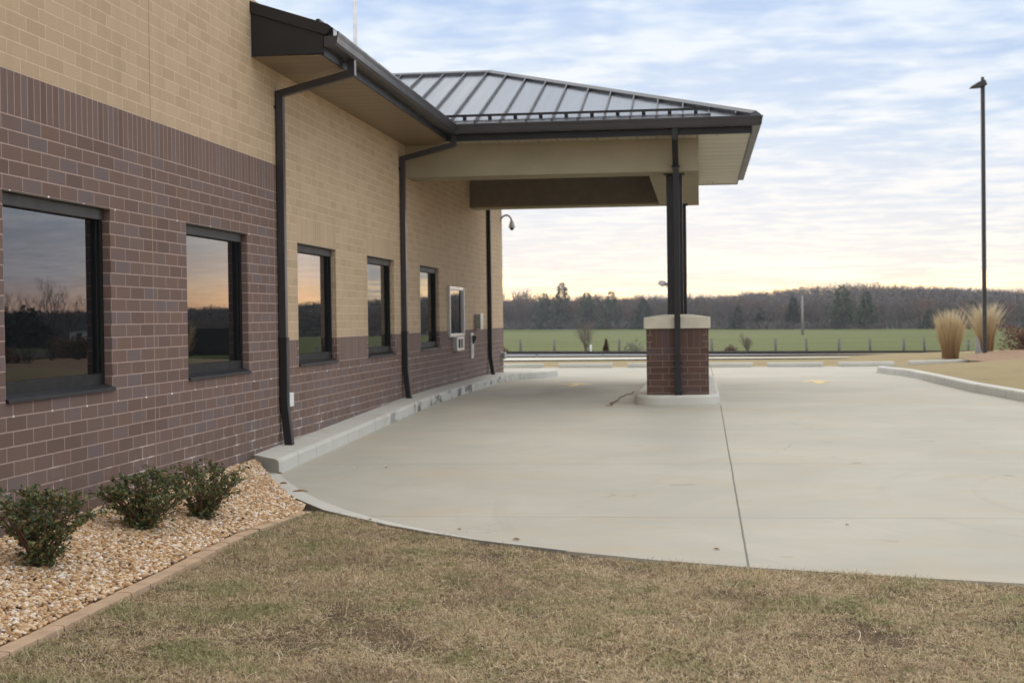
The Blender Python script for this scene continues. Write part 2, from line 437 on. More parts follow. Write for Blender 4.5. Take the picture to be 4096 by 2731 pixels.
pebble_mat = island_mat('river_gravel', [(0.0, (0.380, 0.210, 0.092)), (0.18, (0.540, 0.339, 0.169)), (0.36, (0.660, 0.459, 0.261)), (0.5, (0.280, 0.140, 0.061)), (0.64, (0.700, 0.518, 0.327)), (0.8, (0.780, 0.638, 0.480)), (0.9, (0.840, 0.768, 0.695)), (0.95, (0.340, 0.239, 0.174)), (1.0, (0.600, 0.378, 0.204))], 0.7)
holly_mat = island_mat('holly_leaves', [(0.0, (0.0500, 0.0794, 0.0360)), (0.35, (0.0938, 0.1280, 0.0540)), (0.6, (0.1438, 0.1728, 0.0696)), (0.82, (0.2250, 0.2112, 0.0780)), (0.97, (0.1875, 0.1216, 0.0360)), (1.0, (0.2750, 0.1792, 0.0600))], 0.52, 0.15, spec=0.4)
twig_mat = simple('shrub_twig_bark', (0.13, 0.065, 0.04), 0.8)
straw_mat = None
def ornamental_mat():
    m = NT('ornamental_grass_straw')
    z = m.sep(m.n('ShaderNodeTexCoord').outputs['Object'])[2]
    c = m.ramp(m.math('DIVIDE', z, 1.4), [(0.0, (0.27, 0.145, 0.065)), (0.3, (0.47, 0.3, 0.145)), (0.55, (0.64, 0.49, 0.27)), (1.0, (0.76, 0.66, 0.46))])
    c = m.mix(m.math('MULTIPLY', m.rnd(), 0.35), c, (0.3, 0.17, 0.06))
    m.col(c); m.rough(0.8); return m.mat
straw_mat = ornamental_mat()
bark_grey = simple('grey_bark', (0.085, 0.07, 0.06), 0.9)
bark_pale = simple('pale_shrub_bark', (0.19, 0.155, 0.13), 0.9)
bare_crown = island_mat('bare_twigs', [(0.0, (0.105, 0.09, 0.083)), (0.5, (0.15, 0.13, 0.12)), (1.0, (0.195, 0.172, 0.156))], 0.9, spec=0.1)
rust_crown = island_mat('rust_oak_leaves', [(0.0, (0.16, 0.1, 0.078)), (0.6, (0.22, 0.135, 0.1)), (1.0, (0.2, 0.155, 0.125))], 0.9, spec=0.1)
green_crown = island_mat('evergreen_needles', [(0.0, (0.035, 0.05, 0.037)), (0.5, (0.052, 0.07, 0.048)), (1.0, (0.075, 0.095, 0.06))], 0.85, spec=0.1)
hazy_green = island_mat('hazed_pine_needles', [(0.0, (0.075, 0.095, 0.066)), (0.5, (0.1, 0.125, 0.083)), (1.0, (0.125, 0.148, 0.098))], 0.85, spec=0.1)  # distance haze lightened into the needle colour
red_cedar = island_mat('bronzed_cedar', [(0.0, (0.05, 0.022, 0.013)), (1.0, (0.11, 0.05, 0.028))], 0.9, spec=0.1)
hedge_mat = island_mat('winter_hedge_leaves', [(0.0, (0.14, 0.07, 0.055)), (0.6, (0.24, 0.13, 0.1)), (0.85, (0.32, 0.2, 0.145)), (1.0, (0.36, 0.25, 0.17))], 0.9, spec=0.1)
pale_weed = island_mat('pale_dry_weeds', [(0.0, (0.26, 0.27, 0.19)), (1.0, (0.38, 0.38, 0.29))], 0.9, spec=0.1)
post_wood = simple('weathered_post_wood', (0.17, 0.155, 0.14), 0.9, 0, 0.35, 5.0)
rail_steel = simple('rusty_rail_steel', (0.035, 0.027, 0.023), 0.6)
tie_wood = simple('creosote_tie_wood', (0.06, 0.042, 0.032), 0.9)
block_mat = simple('tan_edging_concrete', (0.5, 0.355, 0.235), 0.85, 0, 0.15, 7.0, 0.2, bump=0.3)
litter_mat = simple('dead_leaf', (0.3, 0.17, 0.07), 0.8)
vine_mat = simple('dry_vine', (0.2, 0.125, 0.05), 0.9, 0, 0.4, 20)
white_siding = simple('white_siding', (0.72, 0.73, 0.75), 0.6)
dark_shingle = simple('dark_shingles', (0.05, 0.05, 0.055), 0.9)
stand_in_dark = simple('stand_in_dark_face', (0.02, 0.015, 0.012), 0.9)

def paint_mat():
    m = NT('worn_yellow_paint')
    f = m.noise(m.pos(), 9, 4, 0.7)
    m.col((0.72, 0.56, 0.25)); m.rough(0.8)
    tr = m.n('ShaderNodeBsdfTransparent'); mx = m.n('ShaderNodeMixShader')
    m.l(m.mapr(f, 0.5, 0.66), mx.inputs[0]); m.l(m.p.outputs[0], mx.inputs[1]); m.l(tr.outputs[0], mx.inputs[2])
    m.l(mx.outputs[0], m.out.inputs[0]); return m.mat
yellow_paint = paint_mat()

# ------------------------------------------------------------------ camera
CAM = Vector((4.60189657, -12.20661841, 1.530434))
YAW, PIT, ROL = math.radians(7.18193548), math.radians(-0.88113737), math.radians(-0.74434537)
f = Vector((-math.sin(YAW) * math.cos(PIT), math.cos(YAW) * math.cos(PIT), math.sin(PIT)))
r0 = Vector((math.cos(YAW), math.sin(YAW), 0)); u0 = r0.cross(f)
rr = r0 * math.cos(ROL) + u0 * math.sin(ROL); uu = -r0 * math.sin(ROL) + u0 * math.cos(ROL)
cam = bpy.data.cameras.new('camera'); cam.sensor_width = 36; cam.lens = 5975.44 / 4096 * 36
cam.clip_start = 0.1; cam.clip_end = 6000
cam.dof.use_dof = True; cam.dof.focus_distance = 9.6; cam.dof.aperture_fstop = 4.0; cam.dof.aperture_blades = 7
co = bpy.data.objects.new('camera', cam); link(co); SC.camera = co
M = Matrix.Identity(4)
for i in range(3):
    M[i][0], M[i][1], M[i][2], M[i][3] = rr[i], uu[i], -f[i], CAM[i]
co.matrix_world = M

# ------------------------------------------------------------------ ground heights
ZY = [-30, -2.5, 3.13, 11, 13, 20, 30, 45]; ZV = [-.13, -.12, 0, .163, .175, .16, .03, 0]
def zg(y): return float(np.interp(y, ZY, ZV))

# ground sheet: one sheet to the horizon, built as strips in y with falling steps
gy = [-400, -60, -8, -2.5, 3.13, 11, 13, 20, 30, 45, 50.2, 54.5, 59, 63, 70, 95, 300, 500, 800, 1400, 3000]
gz = [-.6, -.3, -.2, -.2, -.08, .08, .095, .08, -.03, -.04, -.08, -.40, -.40, -.80, -.97, -1.2, -2.6, -3.3, -3.3, -3.3, -3.3]
def zfar(y): return float(np.interp(y, gy, gz))
# ------------------------------------------------------------------ terrain
def strip_sheet(name, x0, x1, ys, zf, mat, nx=1, dz=0.0):
    m = MB(); xs = np.linspace(x0, x1, nx + 1)
    for a, b in zip(ys, ys[1:]):
        for i in range(nx):
            m.quad((xs[i], a, zf(a) + dz), (xs[i + 1], a, zf(a) + dz), (xs[i + 1], b, zf(b) + dz), (xs[i], b, zf(b) + dz))
    return m.build(name, mat)
tag(strip_sheet('ground', -2500, 2500, gy, zfar, dry_grass), kind='structure')
tag(strip_sheet('field', -900, 1200, [72, 95, 300, 500, 800], zfar, field_mat, dz=0.03), kind='structure')

# wooded rise far behind the field, higher towards the right
m = MB(); xs = list(range(-500, 900, 40)); ys = [430, 560, 700, 850, 1000, 1300]
def zhill(x, y):
    yy = np.interp(x, [-80, 86, 160, 500], [680, 450, 470, 470])
    t = max(0.0, min(1.0, (y - yy - 20) / 380.0))
    return -3.4 + (t * t * (3 - 2 * t)) * float(np.interp(x, [-500, -60, 15, 80, 146, 199, 300, 700], [9, 8, 8, 12.3, 9, 5.5, 2, 2]))
for i in range(len(xs) - 1):
    for j in range(len(ys) - 1):
        q = [(xs[i], ys[j]), (xs[i + 1], ys[j]), (xs[i + 1], ys[j + 1]), (xs[i], ys[j + 1])]
        m.add([(x, y, zhill(x, y)) for x, y in q], [(0, 1, 2, 3)], 0, True)
tag(m.build('hill', hill_mat), kind='structure')

# road and railway beyond the parking lot, both slightly askew to the building
SK = -0.36
def skew_sheet(name, o0, o1, z0, z1, mat):
    m = MB()
    for a, b in ((-160, -40), (-40, 0), (0, 40), (40, 160)):
        m.quad((a, o0 + a * SK, z0), (b, o0 + b * SK, z0), (b, o1 + b * SK, z1), (a, o1 + a * SK, z1))
    return m.build(name, mat)
tag(skew_sheet('road', 44.3, 50.2, 0.0, 0.0, asphalt), kind='structure')
m = MB()
for (a, za), (b, zb) in zip([(50.3, -.0), (52.5, -.06), (54.6, -.27), (58.9, -.27), (62, -.5), (64, -.7)], [(52.5, -.06), (54.6, -.27), (58.9, -.27), (62, -.5), (64, -.7), (66, -.8)]):
    m.quad((-160, a - 160 * SK, za), (160, a + 160 * SK, za), (160, b + 160 * SK, zb), (-160, b - 160 * SK, zb))
tag(m.build('ballast_bed', ballast_mat), kind='structure')

# concrete drive: polygon with the curved front edge, draped over the slope
edge = [(0.0, 3.02), (0.073, 2.859), (0.2, 2.47), (0.288, 2.239), (0.505, 1.761), (0.782, 1.185), (1.015, 0.735), (1.277, 0.315), (1.437, 0.063), (1.616, -0.130), (1.84, -0.37), (2.151, -0.70),
        (2.55, -1.05), (2.973, -1.376), (3.65, -1.78), (4.27, -2.09), (4.845, -2.31), (5.395, -2.48), (5.913, -2.65), (6.538, -2.83), (7.4, -3.05), (10, -3.7), (16, -5.0)]
outline = edge + [(16, 4), (11.4, 4), (10.2, 7.5), (9.46, 11.2), (9.18, 14.2), (9.12, 18.3), (9.1, 21.7), (8.85, 25.3), (9.2, 26.3), (10.5, 27), (16, 27.5), (16, 32.2), (10.2, 32.02), (8.5, 31.9), (6.5, 32.02), (2.4, 32.68), (0.2, 33.06), (-2.6, 33.5), (-14, 34.6), (-14, 24), (-0.2, 24), (-0.1, 3.1)]
def draped_slab(name, poly, mat, dz=0.0, thick=0.12):
    bm = bmesh.new(); vs = [bm.verts.new((x, y, 0)) for x, y in poly]
    fc = bm.faces.new(vs); bm.normal_update()
    if fc.normal.z < 0: fc.normal_flip()
    bmesh.ops.triangulate(bm, faces=bm.faces[:])
    for yy in (-2.5, 0, 3.13, 6, 9, 11, 13, 16, 20, 25, 30):
        bmesh.ops.bisect_plane(bm, geom=bm.verts[:] + bm.edges[:] + bm.faces[:], plane_co=(0, yy, 0), plane_no=(0, 1, 0))
    for v in bm.verts: v.co.z = zg(v.co.y) + dz
    be = [e for e in bm.edges if e.is_boundary]
    ex = bmesh.ops.extrude_edge_only(bm, edges=be)
    for v in [g for g in ex['geom'] if isinstance(g, bmesh.types.BMVert)]: v.co.z -= thick
    bmesh.ops.recalc_face_normals(bm, faces=bm.faces[:])
    me = bpy.data.meshes.new(name); bm.to_mesh(me); bm.free(); me.materials.append(mat)
    return link(bpy.data.objects.new(name, me))
tag(draped_slab('concrete_drive', outline, concrete), kind='structure')
# flush ribbon kerb round the curved corner of the slab
inner = [(0.33, 2.62), (0.345, 2.542), (0.457, 2.24), (0.676, 1.762), (0.927, 1.229), (1.265, 0.62), (1.628, 0.067), (1.938, -0.34), (2.2, -0.64), (2.6, -1.03), (2.99, -1.365), (3.66, -1.77)]
tag(draped_slab('ribbon_kerb', edge[:15] + inner[::-1], ribbon_conc, 0.006, 0.13), kind='structure')

# raised kerb along the wall
def kerb_run(name, pts_front, w, h, mat, cap0=None, r=0.03):
    """pts_front: plan points of the front foot; back edge offset by w to the left of travel"""
    P = [Vector((x, y, 0)) for x, y in pts_front]; m = MB(); rings = []
    for i, p in enumerate(P):
        d = (P[min(i + 1, len(P) - 1)] - P[max(i - 1, 0)]).normalized(); n = Vector((-d.y, d.x, 0))
        g = zg(p.y)
        prof = [(0.0, -0.1), (0.006, h - r), (0.006 + r * .3, h - r * .3), (0.006 + r, h), (w, h + 0.004), (w, -0.1)]
        rings.append([p + n * a + Vector((0, 0, g + b)) for a, b in prof])
    k = len(rings[0])
    for a, b in zip(rings, rings[1:]):
        m.add(a + b, [(i, i + 1, k + i + 1, k + i) for i in range(k - 1)], 0)
    m.add(rings[0], [tuple(reversed(range(k)))], 0); m.add(rings[-1], [tuple(range(k))], 0)
    return tag(m.build(name, mat), kind='structure')
# wall kerb: slanted near end, then straight, flaring round the far corner of the building
m = MB(); wk = []
def wring(yf, yb, xf, xb=-0.006, h=0.15):
    zf, zb_ = zg(yf), zg(yb)
    return [(xf, yf, zf - .1), (xf - .004, yf, zf + h - .035), (xf - .014, yf, zf + h - .01), (xf - .04, yf, zf + h), (xb, yb, zb_ + h + .012), (xb, yb, zb_ - .1)]
rows = [wring(2.50, 2.80, .355), wring(3.15, 3.15, .36)] + [wring(y, y, .36) for y in (4.3, 6, 8, 10, 11, 13, 15, 17, 19, 20.6)] + [wring(21.6, 21.4, .5), wring(22.3, 22.1, .72, .2), wring(23.2, 22.8, 1.0, .6), wring(24.6, 24.6, 1.1, .7)]
for a, b in zip(rows, rows[1:]):
    m.add(list(a) + list(b), [(i, 6 + i, 6 + i + 1, i + 1) for i in range(5)], 0)
m.add(rows[0], [tuple(range(6))], 0)
o = tag(m.build('kerb', kerb_conc), kind='structure')
# soil strip behind the flared kerb end
tag(MB().quad((0.0, 22.72, .22), (0.75, 22.9, .25), (0.85, 24.6, .2), (-0.3, 24.6, .2)).build('planting_strip', dry_grass), kind='structure')

# kerb of the planted verge on the far side of the lanes
kerb_run('kerb', [(11.4, 4), (10.2, 7.5), (9.46, 11.2), (9.18, 14.2), (9.12, 18.3), (9.1, 21.7), (8.86, 24.6), (8.9, 25.3), (9.2, 25.9), (9.8, 26.3), (11, 26.8), (15.9, 27.4)][::-1], 0.17, 0.152, kerb_conc)
vp = [(15.9, 3.5), (11.6, 4), (10.38, 7.5), (9.64, 11.2), (9.36, 14.2), (9.30, 18.3), (9.28, 21.7), (9.06, 24.6), (9.3, 25.6), (9.9, 26.1), (11, 26.6), (15.9, 27.2)]
def draped_poly(name, poly, zf, mat):
    bm = bmesh.new(); vs = [bm.verts.new((x, y, 0)) for x, y in poly]
    fc = bm.faces.new(vs); bm.normal_update()
    if fc.normal.z < 0: fc.normal_flip()
    bmesh.ops.triangulate(bm, faces=bm.faces[:])
    y0 = min(p[1] for p in poly); y1 = max(p[1] for p in poly); x0 = min(p[0] for p in poly); x1 = max(p[0] for p in poly)
    st = max((y1 - y0), (x1 - x0)) / 14
    yy = y0 + st
    while yy < y1: bmesh.ops.bisect_plane(bm, geom=bm.verts[:] + bm.edges[:] + bm.faces[:], plane_co=(0, yy, 0), plane_no=(0, 1, 0)); yy += st
    xx = x0 + st
    while xx < x1: bmesh.ops.bisect_plane(bm, geom=bm.verts[:] + bm.edges[:] + bm.faces[:], plane_co=(xx, 0, 0), plane_no=(1, 0, 0)); xx += st
    for v in bm.verts: v.co.z = zf(v.co.x, v.co.y)
    me = bpy.data.meshes.new(name); bm.to_mesh(me); bm.free(); me.materials.append(mat)
    for p in me.polygons: p.use_smooth = True
    return link(bpy.data.objects.new(name, me))
def zverge(x, y):
    return zg(y) + 0.138 + 0.055 * max(0, min(3, x - 9.6)) * (1 if y < 26 else .5)
tag(draped_poly('grass_verge', vp + [], zverge, dry_grass), kind='structure')
# grass slope between the lot and the road, with its mulched bed on the right
def zslope(x, y):
    t = max(0, min(1, (y - 33.2) / 6.0))
    return zg(y) - .005 + .06 * t + (0.16 * max(0, min(1, (x - 9) / 6)) * max(0, min(1, (y - 31) / 5)))
tag(draped_poly('grass_slope', [(-14, 34.5), (-2.6, 33.4), (0.2, 32.96), (2.4, 32.58), (6.5, 31.92), (8.5, 31.8), (10.2, 31.92), (16, 32.1), (16, 27.6), (60, 27.6), (60, 44), (16, 42.2), (10, 40.8), (5, 42.35), (-14, 49.2)], zslope, dry_grass), kind='structure')
def zmulch(x, y): return .2 + .10 * max(0, min(1.5, (x - 11.7) * .4)) + 0.03 * math.sin(x * 2.1) * math.cos(y * 1.3)
tag(draped_poly('mulch_bed', [(11.9, 31.2), (12.4, 26), (13.0, 22), (20, 21), (20, 38), (14.5, 37.6), (13.2, 36.2)], zmulch, mulch_mat), kind='structure')
tag(draped_poly('soil_bed', [(17.2, 27), (45, 27), (70, 95), (27, 95), (17.5, 40)], lambda x, y: (.40 if y < 45 else .40 - .022 * (y - 45)) , simple('dark_bed_soil', (.045, .033, .024), .95)), kind='structure')
m = MB()
for a, b, w0, w1 in ((-14, -2.4, 3.0, 3.0), (-2.4, 1.2, 3.0, 2.2), (1.2, 5.0, 2.2, 1.5), (5.0, 9.5, 1.5, .7)):
    ya = 41.4 - (a + 2.4) * .22; yb = 41.4 - (b + 2.4) * .22
    m.quad((a, ya - w0, .1), (b, yb - w1, .1), (b, yb, .1), (a, ya, .1))
tag(m.build('pavement', pale_conc), kind='structure')

# ------------------------------------------------------------------ traffic island under the canopy
def rrect(x0, x1, y0, y1, r, n=7):
    pts = []
    for cx, cy, a0 in ((x0 + r, y0 + r, 180), (x1 - r, y0 + r, 270), (x1 - r, y1 - r, 0), (x0 + r, y1 - r, 90)):
        for k in range(n + 1):
            a = math.radians(a0 + 90 * k / n); pts.append((cx + r * math.cos(a), cy + r * math.sin(a)))
    return pts
m = MB(); prof = [(0, .0), (0.008, .115), (0.02, .14), (0.045, .15)]
rings = []
for d, h in prof:
    rings.append([(x, y, zg(y) + h - (.1 if h == 0 else 0)) for x, y in rrect(3.565 + d, 4.9 - d, 10.93 + d, 18.9 - d, .42 - d)])
k = len(rings[0])
for a, b in zip(rings, rings[1:]):
    m.add(a + b, [(i, (i + 1) % k, k + (i + 1) % k, k + i) for i in range(k)], 0, True)
m.add(rings[-1], [tuple(range(k))], 0)
tag(m.build('traffic_island', pale_conc), kind='structure')

# ------------------------------------------------------------------ the building
bank = tag(empty('brick_building', (0, 8, 0)), 'tan and dark brown brick building with metal drive-through canopy and reflective windows', 'building')
WINS = [(-27 * U, -9 * U), (8.33 * U, 26.33 * U), (45.32 * U, 63.3 * U), (81.19 * U, 99.17 * U), (120.2 * U, 138.1 * U)]
SILL = HEAD - 14 * U
TELL = (14.93, 16.52, 1.26, 2.09)           # opening of the teller window
YL, YC, YS, YR = -8.0, 2.91, 3.83, 22.69    # left end, parapet end, change of pattern, far corner
BAND = HEAD - 11 * U                        # tan over brown on the right part
RSILL = SILL
def pattern(y, z):
    if y < YS:
        if z > HEAD + 8 * U: return 0
        if z > HEAD + 5 * U: return 3
        return 1
    for a, b in WINS[2:]:
        if a < y < b and HEAD < z < HEAD + 3 * U: return 2
        if (a - U < y < a or b < y < b + U) and RSILL < z < BAND: return 1
    if TELL[0] < y < TELL[1] and 2.1336 < z < HEAD: return 2
    if z > BAND: return 0
    if z > BAND - 3 * U: return 5
    return 1
yb = {YL, YC, YS, YR, TELL[0], TELL[1]}
for a, b in WINS: yb |= {a, b}
for a, b in WINS[2:]: yb |= {a - U, b + U}
yb = sorted(yb)
zb = sorted({-0.3, SILL, HEAD, BAND, HEAD + 3 * U, HEAD + 5 * U, HEAD + 8 * U, TELL[2], TELL[3], 2.1336, 4.9, 6.8})
holes = [(a, b, SILL, HEAD) for a, b in WINS] + [TELL]
REC = 0.115
m = MB()
for y0, y1 in zip(yb, yb[1:]):
    for z0, z1 in zip(zb, zb[1:]):
        yc, zc = (y0 + y1) / 2, (z0 + z1) / 2
        if zc > 4.9 and yc > YC: continue
        if any(a < yc < b and c < zc < d for a, b, c, d in holes): continue
        m.quad((0, y0, z0), (0, y1, z0), (0, y1, z1), (0, y0, z1), pattern(yc, zc))
for hi, (a, b, c, d) in enumerate(holes):      # reveals
    right = hi >= 2
    cuts = [c, BAND, d] if right and hi < 5 else [c, d]
    for z0, z1 in zip(cuts, cuts[1:]):
        mi = 0 if (right and z1 > BAND + .01) else 1
        if hi == 5: mi = 0
        m.quad((0, a, z0), (0, a, z1), (-REC, a, z1), (-REC, a, z0), mi)
        m.quad((0, b, z0), (-REC, b, z0), (-REC, b, z1), (0, b, z1), mi)
    m.quad((0, a, d), (0, b, d), (-REC, b, d), (-REC, a, d), 0 if right else 1)
    m.quad((0, a, c), (-REC, a, c), (-REC, b, c), (0, b, c), 1)
    m.quad((-REC - .06, a - .1, c - .1), (-REC - .06, b + .1, c - .1), (-REC - .06, b + .1, d + .1), (-REC - .06, a - .1, d + .1), 4)
m.quad((0, YC, 4.9), (-6, YC, 4.9), (-6, YC, 6.8), (0, YC, 6.8), 0)       # far flank of the parapet
m.quad((0, YL, 6.8), (0, YC, 6.8), (-6, YC, 6.8), (-6, YL, 6.8), 0)
for z0, z1, mi in ((-.3, BAND - 3 * U, 1), (BAND - 3 * U, BAND, 5), (BAND, 4.9, 0)):
    m.quad((0, YR, z0), (-14, YR, z0), (-14, YR, z1), (0, YR, z1), mi)
m.quad((0, YL, -.3), (0, YL, 6.8), (-14, YL, 6.8), (-14, YL, -.3), 1)
m.quad((-14, YL, -.3), (-14, YL, 6.8), (-14, YR, 4.9), (-14, YR, -.3), 1)
m.quad((-6, YL, 4.9), (-6, YC, 4.9), (-6, YC, 6.8), (-6, YL, 6.8), 0)
m.build('wall', [tan_brick, brown_brick, tan_soldier, brown_soldier, black_plastic, lower_soldier], bank)

# control joints: thin sealant lines
for yj, z1 in ((0.0, 6.79), (36 * U, 4.2)):
    MB().box(-.001, .0015, yj - .006, yj + .006, .0, z1).build('control_joint', simple('joint_sealant', (0.34, 0.255, 0.17), 0.8) if yj == 0 else bpy.data.materials['joint_sealant'], bank)

def window(a, b):
    w = MB()
    x0, x1 = -REC, -REC + .052
    fw = .055
    hb = .095                                        # deeper head section
    w.box(x0, x1, a, a + fw, SILL + .0, HEAD - .005)
    w.box(x0, x1, b - fw, b, SILL + .0, HEAD - .005)
    w.box(x0, x1, a + fw, b - fw, SILL + .03, SILL + .125)
    # inner sash step
    w.box(x0 + .004, x0 + .03, a + fw, a + fw + .03, SILL + .125, HEAD - hb)
    w.box(x0 + .004, x0 + .03, b - fw - .03, b - fw, SILL + .125, HEAD - hb)
    fr = w.build('window', frame_black, bank, 0.003)
    h = MB(); h.box(x0, x1 + .012, a + .004, b - .004, HEAD - hb, HEAD - .012)
    h.build('head_trim', frame_brown, fr, 0.003)
    h = MB(); h.box(-REC + .06, .004, a + .002, b - .002, HEAD - .011, HEAD - .003)
    h.build('lintel', simple('lintel_steel', (0.09, 0.075, 0.05), 0.7) if 'lintel_steel' not in bpy.data.materials else bpy.data.materials['lintel_steel'], fr)
    g = MB(); g.quad((x0 + .012, a + fw + .03, SILL + .125), (x0 + .012, b - fw - .03, SILL + .125), (x0 + .012, b - fw - .03, HEAD - hb), (x0 + .012, a + fw + .03, HEAD - hb))
    g.build('pane', glass, fr)
    s = MB()                                          # sloped metal sill with a drip edge
    A = lambda y: [(-REC + .045, y, SILL + .045), (.022, y, SILL + .012), (.022, y, SILL - .012), (.016, y, SILL - .012), (.004, y, SILL - .002), (-REC + .045, y, SILL + .004)]
    s.prism(A(a - .004), A(b + .02)); s.build('sill', sill_metal, fr, 0.002)
    return fr
for a, b in WINS: window(a, b)

# white mortar drips at the weep holes
weeps = []
row15 = HEAD - 15 * U
for k in range(-26, 36, 6): weeps.append((k * U, row15))
for k in (-26, -20, -14, -8): weeps.append(((k + 0.0) * U, HEAD - .004))
for k in (6, 15, 27): weeps.append((k * U, HEAD - .002))
for k in range(46, 104, 6): weeps.append((k * U, row15))
for k in range(110, 140, 7): weeps.append((k * U, row15))
for k in (-14, 12, 30): weeps.append((k * U, HEAD - 22 * U))
wm = MB()
wm.add([(0.001, -.009, -.006), (0.001, .008, -.008), (0.001, .01, .007), (0.001, -.007, .006), (.009, -.002, -.004), (.008, .003, .003)],
       [(0, 1, 4), (1, 2, 5, 4), (2, 3, 5), (3, 0, 4, 5)])
w0 = wm.build('mortar_drip', simple('white_mortar', (0.78, 0.76, 0.72), 0.9), None)
for i, (y, z) in enumerate(weeps):
    w = w0 if i == 0 else w0.copy()
    if i: COL.objects.link(w)
    w.parent = bank; w.matrix_parent_inverse = parent_world(bank).inverted()
    w.location = (0, y, z + random.uniform(-.004, .004)); w.scale = (1, random.uniform(.7, 1.5), random.uniform(.7, 1.2))

# ---- eaves of the low roof
SOF = 4.28
XF = 0.77
m = MB()                                              # soffit
m.quad((-.002, YC, SOF), (-.002, 11.09, SOF), (XF - .02, 10.6, SOF), (XF - .02, YC, SOF))
m.quad((XF - .02, 10.6, SOF), (-.002, 11.09, SOF), (0.5, 11.09, SOF), (0.8, 10.6, SOF))
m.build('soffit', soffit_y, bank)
m = MB()                                              # boxed end of the eave, facing the camera
prof = lambda y: [(0.003, y, SOF), (XF, y, SOF + .012), (XF, y, 4.50), (0.003, y, 4.76)]
m.prism(prof(YC), prof(YC + .02))
eave = m.build('eave_end_panel', bronze, bank)
m = MB()
prof = lambda y: [(0.0, y, 4.738), (.79, y, 4.482), (.822, y, 4.59), (0.0, y, 4.858)]
m.prism(prof(YC - .022), prof(YC + .05)); m.prism([(.79, YC - .022, 4.482), (.80, YC - .022, 4.478), (.868, YC - .022, 4.556), (.822, YC - .022, 4.592)], [(.79, YC + .05, 4.482), (.80, YC + .05, 4.478), (.868, YC + .05, 4.556), (.822, YC + .05, 4.592)])
m.box(.79, .866, YC + .052, YC + .07, 4.47, 4.552)
m.build('rake_trim', bronze, eave)
MB().box(0.0005, .007, YC - .004, YC + .006, SOF - .004, 4.85).build('flashing', flash, eave)
m = MB(); m.box(XF - .02, XF + .006, YC + .022, 10.6, SOF - .004, 4.52); m.build('fascia', bronze, bank)
m = MB()                                              # low roof: slopes up over the building
rz = lambda x: 4.59 + (0.82 - x) / 3.0
m.quad((.83, YC + .05, rz(.83) - .0), (.83, 23.3, rz(.83)), (-7.2, 23.3, rz(-7.2)), (-7.2, YC + .05, rz(-7.2)))
m.quad((-7.2, YC + .05, rz(-7.2)), (-7.2, 23.3, rz(-7.2)), (-14.4, 23.3, 4.5), (-14.4, YC + .05, 4.5))
m.box(.80, .829, YC + .05, 10.4, 4.49, rz(.84) - .003)
k = 0
y = YC + .45
while y < 10.2:                                       # standing seams
    m.prism([(.6, y - .008, rz(.6)), (.6, y + .008, rz(.6)), (.6, y + .008, rz(.6) + .03), (.6, y - .008, rz(.6) + .03)], [(-7, y - .008, rz(-7)), (-7, y + .008, rz(-7)), (-7, y + .008, rz(-7) + .03), (-7, y - .008, rz(-7) + .03)])
    y += .4
lowroof = m.build('roof', roofing, bank)
m = MB(); m.box(.62, .66, YC + .3, 10.0, rz(.64) + .035, rz(.64) + .06)
yy = YC + .45
while yy < 9.9:
    m.box(.61, .67, yy - .02, yy + .02, rz(.64) + .012, rz(.64) + .034); yy += .4
m.build('snow_guard', bronze, lowroof)

# ---- gutters: one K-profile, mitred runs
def gutter(path, parent, name='gutter', out=1):
    """path: plan points of the back edge; the trough hangs to the right of travel"""
    prof = [(0.0, 4.36), (.125, 4.368), (.138, 4.40), (.146, 4.455), (.156, 4.50), (.156, 4.517), (.142, 4.517), (.138, 4.47), (0.012, 4.47), (0.0, 4.51)]
    P = [Vector((x, y, 0)) for x, y in path]; rings = []
    for i, p in enumerate(P):
        if i == 0: n = (P[1] - P[0]).normalized(); off = Vector((n.y, -n.x, 0))
        elif i == len(P) - 1: n = (P[-1] - P[-2]).normalized(); off = Vector((n.y, -n.x, 0))
        else:
            d1 = (P[i] - P[i - 1]).normalized(); d2 = (P[i + 1] - P[i]).normalized()
            n1 = Vector((d1.y, -d1.x, 0)); n2 = Vector((d2.y, -d2.x, 0)); off = (n1 + n2) / (1 + n1.dot(n2))
        rings.append([p + off * a + Vector((0, 0, z)) for a, z in prof])
    m = MB(); k = len(prof)
    for a, b in zip(rings, rings[1:]):
        m.add(a + b, [(i, k + i, k + (i + 1) % k, (i + 1) % k) for i in range(k)], 0)
    m.add(rings[0], [tuple(range(k))], 0); m.add(rings[-1], [tuple(reversed(range(k)))], 0)
    return m.build(name, bronze_sheen, parent, 0.002)

# ---- canopy roof
YF, YB, XR = 10.59, 19.45, 5.40              # fascia lines
EZ = 4.535; SL = 0.333
RY = (YF + YB) / 2; HALF = RY - YF + .02
RZ = 4.56 + (RY - 10.6) * SL
RX = .83
canopy = MB()
ev = [(.86, YF - .02), (XR + .06, YF - .02), (XR + .06, YB + .02), (.86, YB + .02)]
e3 = [(x, y, EZ) for x, y in ev]
canopy.add([e3[0], e3[1], (RX, RY, RZ), (-3.7, RY, RZ)], [(0, 1, 2, 3)])
canopy.add([e3[1], e3[2], (RX, RY, RZ)], [(0, 1, 2)])
canopy.add([e3[2], e3[3], (-3.7, RY, RZ), (RX, RY, RZ)], [(0, 1, 2, 3)])
canopy.box(.9, XR + .055, YF - .018, YF - .008, EZ - .07, EZ - .004)
def slope_z(y): return EZ + (y - (YF - .02)) * (RZ - EZ) / (RY - YF + .02)
k = -12
